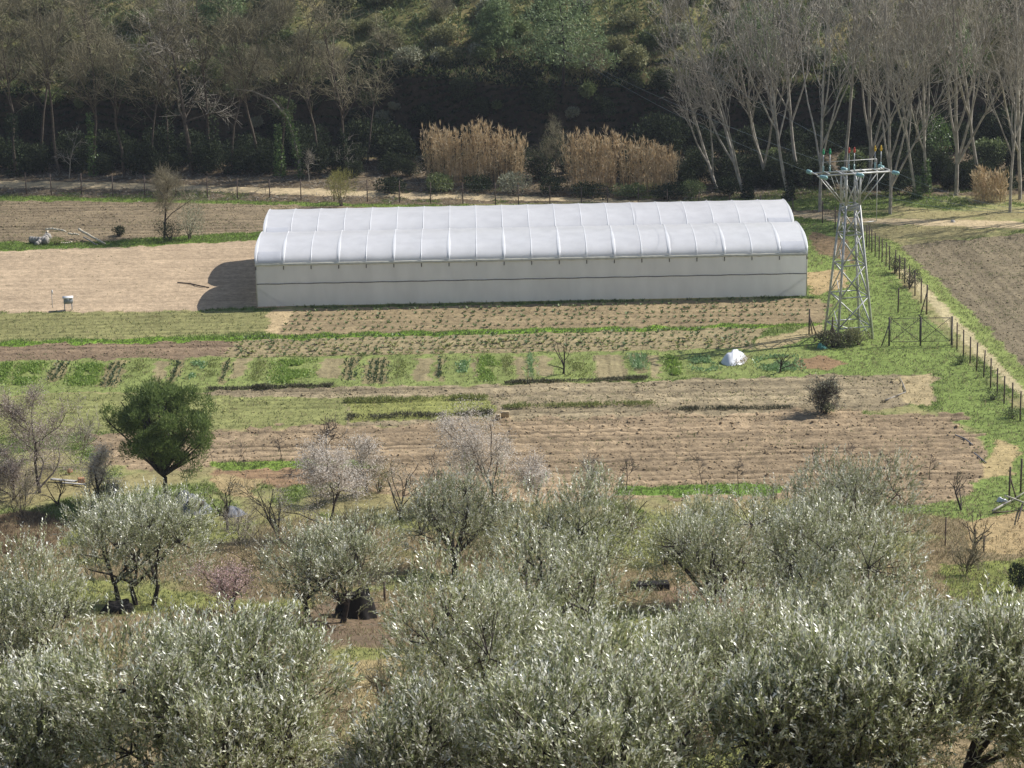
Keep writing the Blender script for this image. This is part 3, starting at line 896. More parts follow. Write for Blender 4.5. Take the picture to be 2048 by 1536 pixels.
# ---- almond trees in blossom and other bare small trees in the front
def blossom_tree(name, px, py, wp, hp, seed, label, n_mult=1.0, mat='blossom', twig='twig_almond', bark='bark_dark', dens=1.0, lean=(0, 0), cat='tree', size=.062, group=None, keep=1.0, low=.18):
    b = P(px, py); k = mpp(b); h = hp * k
    s = bare(seed, h, spread=.72 * wp / hp, nlimb=10, dens=dens * (1.5 if mat else 1.0), tr=.07 + .008 * h, lean=lean, twigL=.16 * h * .6, low=low)
    tm, tw = s.meshes(name, M[bark], M[twig], 2, 3, 5)
    parts = [('trunk', tm), ('twigs', tw)]
    if mat:
        r = np.random.default_rng(seed + 9)
        T = np.array(s.tips); T = T[r.random(len(T)) < keep]
        C = np.repeat(T, max(1, int(round(6 * n_mult))), 0); C = C + r.normal(0, .2, C.shape)
        mb = MB(); mb.leaves(C, r.normal(0, 1, C.shape), r.normal(0, 1, C.shape), size * r.uniform(.6, 1.4, len(C)), size)
        parts.append(('blossom', mb.mesh(name + '_blossom', M[mat])))
    return put(name, b, parts, label, cat, group)


blossom_tree('almond_tree', 985, 1010, 230, 160, 301, 'almond tree in white blossom standing against the ploughed field', 1.2)
blossom_tree('almond_tree', 662, 1075, 190, 180, 302, 'almond tree in pale pink blossom right of the grey tarpaulin', 1.2)
blossom_tree('almond_tree', 735, 985, 130, 130, 303, 'sparse almond tree with few flowers behind the pink one', .5)
blossom_tree('almond_tree', 80, 985, 205, 215, 304, 'large dim almond tree at the left edge above the boards', .7, 'blossom_dim', dens=1.3, low=.10)
blossom_tree('almond_tree', 25, 1000, 120, 120, 305, 'low almond tree cut by the left edge beside the larger one', .8, 'blossom_dim', low=.08)
blossom_tree('almond_tree', 205, 1010, 120, 120, 306, 'dark-stemmed almond tree left of the round pine', .7, low=.05)
blossom_tree('almond_tree', 1075, 1010, 120, 95, 307, 'low almond tree in blossom right of the white one', .7)
blossom_tree('peach_tree', 462, 1225, 150, 100, 308, 'small peach tree in pink blossom right of the three-trunk olive', .45, 'blossom_pink', keep=.7)
blossom_tree('bare_tree', 560, 1085, 150, 125, 309, 'leafless brown bush-like tree between the tarpaulin and pale pink almond', 0, None, 'twig_brown')
blossom_tree('bare_tree', 455, 1060, 110, 120, 310, 'leafless thin tree in front of the grey tarpaulin', 0, None, 'twig_brown', dens=.7)
blossom_tree('bare_tree', 115, 1010, 75, 60, 311, 'small crooked leafless tree below the boards', 0, None, 'twig_dark', dens=.35)
blossom_tree('bare_tree', 1245, 1085, 130, 110, 312, 'leafless leaning tree between the upright olive and the right clump', 0, None, 'twig_brown', dens=.6)
blossom_tree('bare_tree', 800, 1040, 150, 110, 313, 'grey leafless tree behind the dull olive', 0, None, 'twig_grey', dens=.8)
blossom_tree('bare_tree', 1128, 748, 80, 82, 314, 'leafless V-shaped tree standing in the vegetable garden', 0, None, 'twig_dark', dens=.15)
blossom_tree('bare_tree', 1948, 1100, 90, 90, 315, 'bare vine-like tree on the orange earth at the right edge', 0, None, 'twig_brown', dens=.3)
blossom_tree('bare_tree', 1925, 1020, 80, 90, 316, 'thin bare sapling above the orange earth', 0, None, 'twig_brown', dens=.3)
blossom_tree('bare_tree', 1560, 745, 60, 50, 317, 'twiggy dead bush right of the white tarpaulin', 0, None, 'twig_dark', dens=.4)


BRUSH = [(930, 1000, 140, 90, 'twig_grey', 'grey leafless brush below the white almond'), (700, 1100, 120, 90, 'twig_brown', 'brown leafless brush below the pale pink almond'), (520, 1140, 130, 70, 'twig_brown', 'brown brush above the pink peach tree'),
         (330, 1330, 140, 80, 'twig_brown', 'brown brush above the broad bottom-left olive'), (1360, 1290, 150, 90, 'twig_brown', 'pinkish brown brush between the trough and the thin olive'), (1270, 1120, 130, 110, 'twig_brown', 'brown brush behind the leaning leafless tree'),
         (640, 1010, 110, 80, 'twig_grey', 'grey brush behind the pale pink almond'), (870, 1010, 100, 80, 'twig_grey', 'grey brush left of the white almond'), (45, 1040, 150, 70, 'twig_brown', 'brown brush on the reddish slope at the left'),
         (760, 1420, 110, 80, 'twig_brown', 'straw-coloured brush in the gap left of the largest olive'), (1930, 1150, 120, 60, 'twig_brown', 'brown brush below the vine-like tree'), (1190, 1010, 110, 80, 'twig_grey', 'grey brush right of the upright olive top'),
         (160, 930, 130, 90, 'twig_grey', 'grey brush between the large left almond and the round pine'), (480, 1100, 110, 70, 'twig_grey', 'grey brush right of the three-trunk olive crown'), (1940, 1300, 140, 70, 'twig_brown', 'brown brush above the bottom right olive')]
for i, (px, py, wp, hp, mt, lab) in enumerate(BRUSH):
    b = P(px, py); k = mpp(b); s = bare(1300 + i, hp * k * 1.1, .55 * wp / hp, 14, .8, .03, low=.02, twigL=.9, up=.06, tw=.008, ang=(10, 60))
    tm, tw = s.meshes('brush', M['bark'], M[mt], 2, 3, 4)
    put('brush_bush', b, [('stems', tm), ('twigs', tw)], lab, 'bush', 'leafless brush between the olives')


# green broom-like shrubs among the olives
def put_shrub(name, px, py, wp, hp, mat, n, seed, label, leaf=.14, wd=.05, cat='shrub', group=None, lobes=6, upb=.4):
    b = P(px, py); k = mpp(b)
    return put(name, b, shrub_mesh(seed, wp * k, hp * k, n, M[mat], leaf, wd, lobes, name, upb=upb), label, cat, group)


put_shrub('broom_shrub', 985, 1115, 150, 120, 'shrub_olive', 3500, 401, 'fresh green broom shrub beside the dull grey olive', .2, .03, upb=.9)
put_shrub('broom_shrub', 760, 985, 120, 60, 'shrub_olive', 1500, 402, 'yellowish broom shrub behind the sparse almond', .2, .03, upb=.9)
put_shrub('green_shrub', 215, 1005, 60, 40, 'shrub_green', 1300, 403, 'low bright green shrub under the dark-stemmed almond')
put_shrub('green_shrub', 20, 960, 60, 60, 'shrub_green', 1200, 404, 'dark green shrub at the left edge behind the low almond')
put_shrub('broom_shrub', 1330, 1130, 110, 90, 'shrub_olive', 1800, 405, 'grey-green broom shrub left of the right-hand olive clump', .2, .03, upb=.9)
b = P(1642, 826); k = mpp(b); s = bare(406, 74 * k, .72, 30, 1.1, .05, low=.03, twigL=.55, up=.05, tw=.010, ang=(15, 68))
tm, tw = s.meshes('lone_bush', M['bark_dark'], M['twig_dark'], 2, 3, 5); r = np.random.default_rng(2); C = np.array(s.tips); C = C[r.random(len(C)) < .8]; mb = MB(); mb.leaves(C, r.normal(0, 1, C.shape) + [0, 0, .8], r.normal(0, 1, C.shape), .14, .05)
put('evergreen_shrub', b, [('stems', tm), ('twigs', tw), ('foliage', mb.mesh('lone_foliage', M['shrub_grey']))], 'dark loose bush alone on the ploughed field, casting a shadow', 'shrub')
put_shrub('green_shrub', 1650, 827, 45, 22, 'shrub_green', 600, 407, 'green weeds at the foot of the lone dark bush')
put_shrub('green_shrub', 2045, 1180, 60, 60, 'shrub_dark', 1500, 408, 'dark green bush cut by the right picture edge')
put_shrub('round_bush', 240, 472, 30, 22, 'shrub_dark', 900, 409, 'small ball-shaped dark bush beside the log pile')
put_shrub('bramble_bush', 340, 480, 70, 42, 'shrub_dark', 1500, 410, 'dark bush at the foot of the lone leafless tree on the bank')
put_shrub('broom_shrub', 378, 478, 70, 75, 'shrub_grey', 1900, 411, 'grey-green wispy bush right of the leafless tree on the bank', .22, .03, upb=1.)
put_shrub('willow_bush', 682, 412, 80, 84, 'yellow_twig', 2600, 412, 'yellow-green willow bush growing through the far fence', .28, .03, upb=1.)
put_shrub('bramble_bush', 1668, 695, 85, 34, 'crop_dark', 1900, 413, 'brown bramble around the left feet of the pylon', .2, .06)
put_shrub('bramble_bush', 1718, 690, 60, 36, 'shrub_olive', 1500, 414, 'green-brown bramble around the right feet of the pylon', .2, .06)
put_shrub('bramble_bush', 1790, 545, 50, 36, 'crop_dark', 1000, 415, 'brown bramble on the right-hand fence, upper part')
put_shrub('bramble_bush', 1820, 575, 55, 40, 'crop_dark', 1200, 416, 'brown and green bramble on the right-hand fence, above its corner post')
put_shrub('green_shrub', 1920, 728, 24, 16, 'shrub_green', 300, 417, 'grass clump at the fence foot below the gate')
put_shrub('green_shrub', 1985, 800, 26, 18, 'shrub_green', 300, 418, 'grass clump at the fence foot, middle one')
put_shrub('green_shrub', 2025, 836, 36, 20, 'shrub_green', 400, 419, 'grass clump at the fence foot by the right edge')

# lone leafless tree on the bank
b = P(328, 478); k = mpp(b); s = bare(320, 150 * k, .50, 16, 1.7, .12, twigL=1.0, low=.35, ang=(20, 75))
tm, tw = s.meshes('bare_tree', M['bark_dark'], M['twig_brown'], 2)
put('bare_tree', b, [('trunk', tm), ('twigs', tw)], 'lone leafless tree with a brown twiggy crown on the grass bank', 'tree')

# young orchard trees in a row
SAP = [(487, 935, 60), (565, 925, 75), (642, 935, 95), (662, 940, 140), (425, 930, 50), (868, 955, 70), (1180, 985, 90), (1255, 985, 95), (1403, 970, 75), (1475, 975, 80),
       (1630, 935, 55), (1697, 930, 60), (1782, 965, 60), (1857, 960, 70)]
variants = []
for q in range(4):
    s = bare(500 + q, 2.6, .32, 6, .6, .035, twigL=.5, low=.4, tw=.009)
    variants.append(s.meshes('sapling', M['bark_dark'], M['twig_dark'], 1, 3, 5))
for i, (px, py, hp) in enumerate(SAP):
    b = P(px, py); sc = hp * mpp(b) / 2.5
    tm, tw = variants[i % 4]
    lab = 'slender leafless orchard sapling in the row along the ploughed field edge'
    if i == 3: lab = 'tallest leafless sapling of the row, just left of the sparse almond'
    put('orchard_sapling', b, [('trunk', tm), ('twigs', tw)], lab, 'young tree', 'leafless saplings along the field edge', rz=i * 1.7, sc=sc)

# ------------------------------------------------------------------ woodland behind
# poplars on the right
popv = []
for q, (hh, ln, fk, nl) in enumerate(((24, (0, 0), .30, 22), (27, (-.05, 0), .22, 22), (22, (-.14, .02), .18, 24), (30, (.03, 0), .42, 18), (22, (-.42, 0), .10, 24), (23, (.05, .02), .42, 20), (25, (-.02, .0), .15, 24), (20, (.08, 0), .5, 18))):
    s = poplar(700 + q, hh, ln, fk, nl, 1.25)
    popv.append(s.meshes('poplar', M['bark_poplar'], M['twig_grey'], 2, 3, 7))
POP = [  # base px, variant, scale, ivy height m, label
    (1495, 396, 4, 1.0, 2.2, 'leafless poplar leaning left, ivy round its foot, left end of the poplar belt'),
    (1578, 400, 2, .95, 3.0, 'leafless poplar with an ivy-clad foot behind the greenhouse end'),
    (1640, 424, 1, .9, 0, 'leafless poplar just left of the pylon head'),
    (1688, 372, 3, .95, 0, 'tall pale poplar rising straight behind the pylon'),
    (1780, 428, 0, .95, 0, 'thick leafless poplar forking low, right of the pylon crossarm'),
    (1833, 398, 2, .85, 2.5, 'slim leafless poplar with ivy on its lower trunk'),
    (1852, 386, 1, .9, 3.5, 'slim leafless poplar with ivy, next to the thick pale trunk'),
    (1912, 390, 3, 1.1, 0, 'thick white-barked poplar, most prominent trunk near the right edge'),
    (2020, 424, 0, .8, 0, 'slender grey poplar near the right edge, nearest the road'),
    (2040, 398, 1, 1.0, 0, 'poplar cut by the right picture edge'),
    (1440, 384, 4, .85, 0, 'small poplar leaning far left over the reeds'),
    (1540, 372, 4, .95, 0, 'leaning poplar in the second row of the belt'),
    (1600, 370, 2, 1.0, 0, 'poplar in the second row behind the pylon'),
    (1740, 372, 1, 1.05, 0, 'poplar in the second row between two thick trunks'),
    (1960, 374, 2, 1.0, 0, 'poplar in the second row near the right edge'),
    (2110, 410, 3, 1.0, 0, 'poplar just beyond the right picture edge, overhanging branches'),
    (2180, 430, 0, 1.0, 0, 'poplar beyond the right picture edge casting long shadows'),
]


def ivy_mesh(seed, hgt, rad, n=900, mat='ivy'):
    r = np.random.default_rng(seed)
    z = hgt * r.random(n) ** 1.4
    a = r.uniform(0, 2 * np.pi, n); q = rad * (1.1 - .6 * z / hgt) * r.uniform(.5, 1.2, n)
    C = np.stack([q * np.cos(a), q * np.sin(a), z], 1)
    mb = MB(); mb.leaves(C, r.normal(0, 1, (n, 3)), r.normal(0, 1, (n, 3)), .22 * r.uniform(.6, 1.3, n), .16)
    return mb.mesh('ivy', M[mat])


for i, (px, py, v, sc, iv, lab) in enumerate(POP):
    b = P(px, py)
    v = v if v in (2, 4) else (v, 5 + i % 3, v)[i % 3]
    e = put('poplar_tree', b, [('trunk', popv[v][0]), ('twigs', popv[v][1])], lab, 'tree', 'leafless poplars behind the track', rz=(i * 2.1 if v not in (2, 4) else (i % 3 - 1) * .5), sc=sc)
    if iv: link('ivy', ivy_mesh(800 + i, iv, .5, 900, 'shrub_dark' if i < 2 else 'ivy'), e)

# mixed leafless wood on the left
barev = []
for q, (hh, spd, nl, tr_, ln) in enumerate(((16, .34, 15, .17, (0, 0)), (18, .30, 16, .16, (-.12, 0)), (15, .36, 16, .24, (.02, 0)), (17, .28, 16, .13, (.08, 0)), (13, .45, 14, .15, (-.05, 0)))):
    s = bare(900 + q, hh * 1.15, spd, nl, 1.0, tr_, ln, .36, 1.7, .05, .017, (14, 44) if q != 2 else (25, 70))
    mt = ('twig_brown', 'twig_wood', 'twig_grey', 'twig_wood', 'twig_wood')[q]
    barev.append(s.meshes('bare_tree', M['bark'], M[mt], 2, 3, 6))
WOOD = [
    (122, 350, 1, 1.0, 0, 'leafless tree leaning left near the left edge of the wood'),
    (186, 350, 0, 1.1, 5.5, 'leafless tree with bright green ivy on its trunk, left part of the wood'),
    (384, 346, 2, 1.05, 0, 'thick shaggy leafless tree with a pale top, most prominent in the left wood'),
    (462, 348, 3, .95, 3.5, 'thin leafless tree right of the thick shaggy one'),
    (560, 352, 3, 1.1, 4.5, 'tall thin leafless tree with ivy, behind the bent one'),
    (690, 350, 0, 1.0, 4.0, 'leafless tree at the left end of the open bank'),
    (640, 350, 4, .95, 0, 'bushy leafless tree behind the willow bush'),
    (250, 350, 4, 1.0, 0, 'bushy leafless tree between the ivy trunk and thick shaggy tree'),
    (300, 348, 3, .9, 5.0, 'thin leafless tree wrapped in ivy left of the thick shaggy tree'),
    (30, 352, 4, 1.2, 5.0, 'bushy leafless tree at the left picture edge'),
    (-30, 352, 0, 1.1, 0, 'leafless tree beyond the left picture edge'),
    (80, 340, 3, 1.1, 0, 'thin leafless tree in the second row near the left edge'),
    (430, 340, 1, 1.0, 6.0, 'leafless tree in the second row right of the shaggy one'),
    (520, 342, 4, 1.1, 0, 'wide leafless tree in the second row left of the bent one'),
    (735, 330, 3, .8, 0, 'small leafless tree against the dark bank'),
    (340, 335, 0, .95, 7.0, 'leafless tree in the second row behind the shaggy one'),
    (1085, 378, 3, .38, 0, 'small grey leafless tree between the two reed beds'),
    (1115, 380, 4, .42, 0, 'small bushy leafless tree at the left of the second reed bed'),
]
for i, (px, py, v, sc, iv, lab) in enumerate(WOOD):
    b = P(px, py)
    e = put('bare_tree', b, [('trunk', barev[v][0]), ('twigs', barev[v][1])], lab, 'tree', 'leafless trees of the left wood' if i < 16 else None, rz=(i * 1.9 if v in (0, 2, 4) else (i % 3 - 1) * .4), sc=sc)
    if iv: link('ivy', ivy_mesh(850 + i, iv, .45 + .3 * (i % 3 == 0), 700, 'ivy' if i in (1, 4) else ('shrub_dark' if i % 2 else 'thicket')), e)

# bent ivy tree
b = P(602, 356); s = Skel(77); k = mpp(b)
base_y = b[1]
pts = [np.array([0, 0, -.3])]
for (qx, qy) in ((598, 318), (588, 278), (574, 234), (545, 200), (505, 182), (470, 178)):
    pts.append(at_depth(qx, qy, base_y) - b)
mb = MB(); mb.poly(pts, [.16, .15, .13, .11, .08, .05, .03], 6)
tw = Skel(78)
for j in range(160):
    q, _ = pick(np.array(pts), np.linspace(.1, .03, len(pts)), rng.uniform(.45, 1)); tw.branch(q, rng.normal(0, 1, 3) + np.array([0, 0, -.1]), rng.uniform(.5, 1.6), .012, .006, 2, 3, .2)
iv = MB(); r = np.random.default_rng(4)
C = np.array([pick(np.array(pts), np.ones(len(pts)), t)[0] for t in r.uniform(0, .55, 1100)]) + r.normal(0, .22, (1100, 3))
iv.leaves(C, r.normal(0, 1, (1100, 3)), r.normal(0, 1, (1100, 3)), .2, .16)
put('bare_tree', b, [('trunk', mb.mesh('bent_trunk', M['bark_pale'], True)), ('twigs', tw.meshes('bent', M['twig_brown'], M['twig_brown'], 1)[1]), ('ivy', iv.mesh('ivy', M['ivy']))],
    'bent tree arching left with ivy over its trunk', 'tree')
for (px, py, hp, sd, lab) in ((138, 358, 125, 331, 'small pale leafless tree in front of the left wood'), (618, 362, 80, 332, 'thin pale sapling right of the bent ivy tree'), (700, 352, 90, 333, 'thin leafless sapling at the foot of the dark bank')):
    b = P(px, py); s = bare(sd, hp * mpp(b), .35, 7, .5, .07, twigL=.9)
    tm, tw = s.meshes('bare_tree', M['bark_pale'], M['twig_grey'], 2)
    put('bare_tree', b, [('trunk', tm), ('twigs', tw)], lab, 'tree')

# undergrowth against the rock face, and hillside shrubs
shv = {}
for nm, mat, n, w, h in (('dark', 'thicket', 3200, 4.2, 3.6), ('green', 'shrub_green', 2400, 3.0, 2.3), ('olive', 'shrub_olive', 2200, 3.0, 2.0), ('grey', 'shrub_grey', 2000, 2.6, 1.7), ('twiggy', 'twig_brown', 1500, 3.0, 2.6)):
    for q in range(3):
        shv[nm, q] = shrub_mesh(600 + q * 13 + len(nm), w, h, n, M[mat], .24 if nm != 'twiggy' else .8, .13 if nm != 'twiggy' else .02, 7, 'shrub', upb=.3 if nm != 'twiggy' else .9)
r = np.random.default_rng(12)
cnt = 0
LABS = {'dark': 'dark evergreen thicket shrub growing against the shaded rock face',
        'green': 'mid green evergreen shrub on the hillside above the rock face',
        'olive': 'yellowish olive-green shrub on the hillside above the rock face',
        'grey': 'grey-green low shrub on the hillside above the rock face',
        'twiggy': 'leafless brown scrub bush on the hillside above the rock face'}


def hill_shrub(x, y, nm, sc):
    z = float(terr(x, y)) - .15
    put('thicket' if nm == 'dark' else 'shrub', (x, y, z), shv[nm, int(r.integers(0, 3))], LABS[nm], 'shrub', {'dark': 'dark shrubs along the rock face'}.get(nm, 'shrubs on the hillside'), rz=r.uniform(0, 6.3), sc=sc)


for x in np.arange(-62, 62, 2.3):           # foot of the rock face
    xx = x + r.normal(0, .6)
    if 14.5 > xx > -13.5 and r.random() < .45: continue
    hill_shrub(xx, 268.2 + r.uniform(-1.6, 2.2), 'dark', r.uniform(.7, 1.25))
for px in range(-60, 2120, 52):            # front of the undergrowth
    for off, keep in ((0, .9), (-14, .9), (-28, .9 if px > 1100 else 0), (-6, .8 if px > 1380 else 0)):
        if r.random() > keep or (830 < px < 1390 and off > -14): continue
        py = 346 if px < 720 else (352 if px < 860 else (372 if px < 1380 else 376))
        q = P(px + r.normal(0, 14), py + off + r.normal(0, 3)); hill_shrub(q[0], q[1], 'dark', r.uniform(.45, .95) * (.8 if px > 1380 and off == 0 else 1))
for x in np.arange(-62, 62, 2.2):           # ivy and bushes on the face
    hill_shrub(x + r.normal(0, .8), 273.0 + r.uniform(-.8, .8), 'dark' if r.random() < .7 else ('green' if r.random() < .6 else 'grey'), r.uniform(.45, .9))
for x in np.arange(-60, 60, 2.9):
    for yy in (276, 279, 282.5, 286.5, 291, 296):
        if r.random() < .1: continue
        nm = r.choice(['green', 'olive', 'grey', 'twiggy', 'dark'] if x > -18 else ['twiggy', 'olive', 'twiggy', 'dark', 'green'], p=[.27, .27, .24, .14, .08])
        if nm == 'dark': nm = 'green'
        hill_shrub(x + r.normal(0, 1.0), yy + r.normal(0, 1.0), nm, r.uniform(.65, 1.35))

for (px, py, sc, lab) in ((1545, 345, 1.0, 'mid green evergreen bush behind the leaning poplars'), (1700, 350, 1.1, 'mid green evergreen bush behind the pylon head'), (1835, 300, 1.3, 'tall evergreen bush left of the thick white-barked poplar'),
                          (1975, 330, 1.2, 'evergreen bush right of the thick white-barked poplar'), (740, 215, .8, 'sunlit green bush on the dark bank at the right end of the left wood'), (790, 220, .5, 'small pale bush on the dark bank left of the reeds')):
    q = P(px, py); put('evergreen_bush', q, shv['green', 1] if sc != .5 else shv['grey', 0], lab, 'shrub', rz=px, sc=sc)


# pines on the hill
def hill_pine(px, py, wp, hp, seed, label, lean=0.1, low=.35):
    r = np.random.default_rng(seed)
    b = P(px, py); k = mpp(b); w = wp * k; h = hp * k
    s = Skel(seed); tp, rr = s.branch((0, 0, -.3), (lean, 0, 1), h * .9, .20, .05, 8, 0, .04)
    L = []
    for i in range(16):
        t = low + (1 - low) * (i + .5) / 16; q, _ = pick(tp, rr, min(t, .999)); a = i * 2.4
        rad = w * .5 * (1 - .55 * ((t - low) / (1 - low)) ** 1.5)
        c = q + np.array([math.cos(a) * rad * .6, math.sin(a) * rad * .6, 0]); L.append((*c, rad * .5, rad * .5, h * .09))
        s.branch(q, c - q, np.linalg.norm(c - q), .06, .02, 3, 0, .05)
    mb = MB(); mb.leaves(*cloud(r, L, 5200, .45, .10, .4, .4, out=.5))
    put('pine_tree', b, [('trunk', s.meshes('pine', M['bark_dark'], M['bark_dark'], 9)[0]), ('crown', mb.mesh('pine_crown', M['pine_far']))], label, 'tree')


hill_pine(1126, 176, 215, 215, 31, 'soft green pine with a dark leaning trunk on the terrace edge above the reeds', .06, .30)
hill_pine(985, 95, 90, 110, 32, 'dark small pine left of the terrace pine', 0, .1)
hill_pine(440, 60, 130, 130, 33, 'dark pine on the hill behind the left wood', 0, .1)
hill_pine(1510, 150, 120, 160, 34, 'pine half hidden behind the leaning poplars', 0, .15)
hill_pine(1900, 160, 130, 160, 35, 'pine half hidden behind the right-hand poplars', 0, .15)


# giant reeds
def reed_bed(px0, px1, py, top0, top1, seed, label):
    r = np.random.default_rng(seed)
    a = P(px0, py); b_ = P(px1, py + (px1 - px0) * .03); c = (a + b_) / 2; k = mpp(c)
    n = int((px1 - px0) * 1.9)
    t = r.random(n)
    base = a[None] * (1 - t[:, None]) + b_[None] * t[:, None]; base[:, 1] += r.normal(0, .8, n); base[:, 2] = terr(base[:, 0], base[:, 1])
    hgt = (top0 * (1 - t) + top1 * t) * k * r.uniform(.72, 1.06, n) * (.9 + .2 * vnoise(t * 9, t * 0, seed % 8))
    ln = np.stack([r.normal(-.02, .07, n) + (t - .5) * .12, r.normal(0, .05, n)], 1)
    p1 = base + np.stack([ln[:, 0] * hgt, ln[:, 1] * hgt, hgt], 1)
    base = base - c; p1 = p1 - c
    sb = MB(); sb.tubes(base, p1, .017, .009, 3)
    m = 11
    tt = r.uniform(.12, 1.0, (n, m)) ** .8
    C = (base[:, None] + (p1 - base)[:, None] * tt[..., None]).reshape(-1, 3); N_ = len(C)
    D = np.stack([r.normal(0, .6, N_), r.normal(0, .6, N_), r.uniform(.1, 1.3, N_)], 1)
    lb = MB(); lb.leaves(C, D, r.normal(0, 1, (N_, 3)), r.uniform(.3, .7, N_), .055)
    # plumes
    sel = r.random(n) < .6
    q = np.repeat(p1[sel], 5, 0); lb.leaves(q - [0, 0, .25], np.stack([r.normal(0, .15, len(q)), r.normal(0, .15, len(q)), np.ones(len(q))], 1), r.normal(0, 1, q.shape), r.uniform(.4, .75, len(q)), .07)
    put('reed_clump', c, [('stalks', sb.mesh('reed_stalks', M['cane'])), ('leaves', lb.mesh('reed_leaves', M['cane']))], label, 'reeds', 'clumps of dry giant reed')


reed_bed(856, 965, 366, 112, 112, 1, 'broad clump of dry tan giant reed, leftmost')
reed_bed(970, 1045, 366, 112, 92, 2, 'narrow clump of dry tan giant reed joined to the leftmost one')
reed_bed(1135, 1235, 376, 112, 108, 3, 'tall clump of dry tan giant reed, left part of the right-hand bed')
reed_bed(1240, 1350, 380, 108, 84, 4, 'clump of dry tan giant reed dropping in height to the right')
reed_bed(1950, 2010, 400, 60, 60, 5, 'short clump of dry reed among the poplars near the right edge')
for i, (px, py, wp, hp, mt) in enumerate(((880, 384, 90, 40, 'shrub_green'), (950, 386, 80, 36, 'shrub_dark'), (1030, 386, 80, 46, 'shrub_grey'), (1105, 390, 80, 40, 'shrub_dark'), (1180, 396, 90, 34, 'shrub_dark'),
                                          (1260, 396, 80, 28, 'shrub_green'), (1330, 398, 90, 34, 'shrub_dark'), (1390, 396, 70, 36, 'shrub_green'), (780, 386, 70, 34, 'shrub_dark'), (1460, 392, 80, 40, 'shrub_dark'),
                                          (1800, 392, 90, 50, 'shrub_dark'), (1880, 330, 110, 110, 'ivy'), (2000, 388, 80, 50, 'shrub_dark'), (1700, 390, 90, 34, 'shrub_dark'))):
    put_shrub('bramble_bush', px, py, wp, hp, mt, 1500, 440 + i, ['green bramble under the left reed clump', 'dark bramble under the left reeds, right of the green one', 'grey-green bramble at the right foot of the left reeds',
              'dark bramble between the two reed beds', 'dark bramble under the tall right-hand reeds', 'green bramble under the middle of the right-hand reeds', 'dark bramble at the right end of the reeds',
              'green bramble right of the reed beds', 'dark bramble left of the reeds by the fence', 'dark bramble at the foot of the leaning poplar', 'dark bramble among the poplars right of the pylon',
              'bright ivy-green bush beside the thick white poplar', 'dark bramble near the right edge under the poplars', 'dark bramble behind the pylon head'][i], .2, .10)


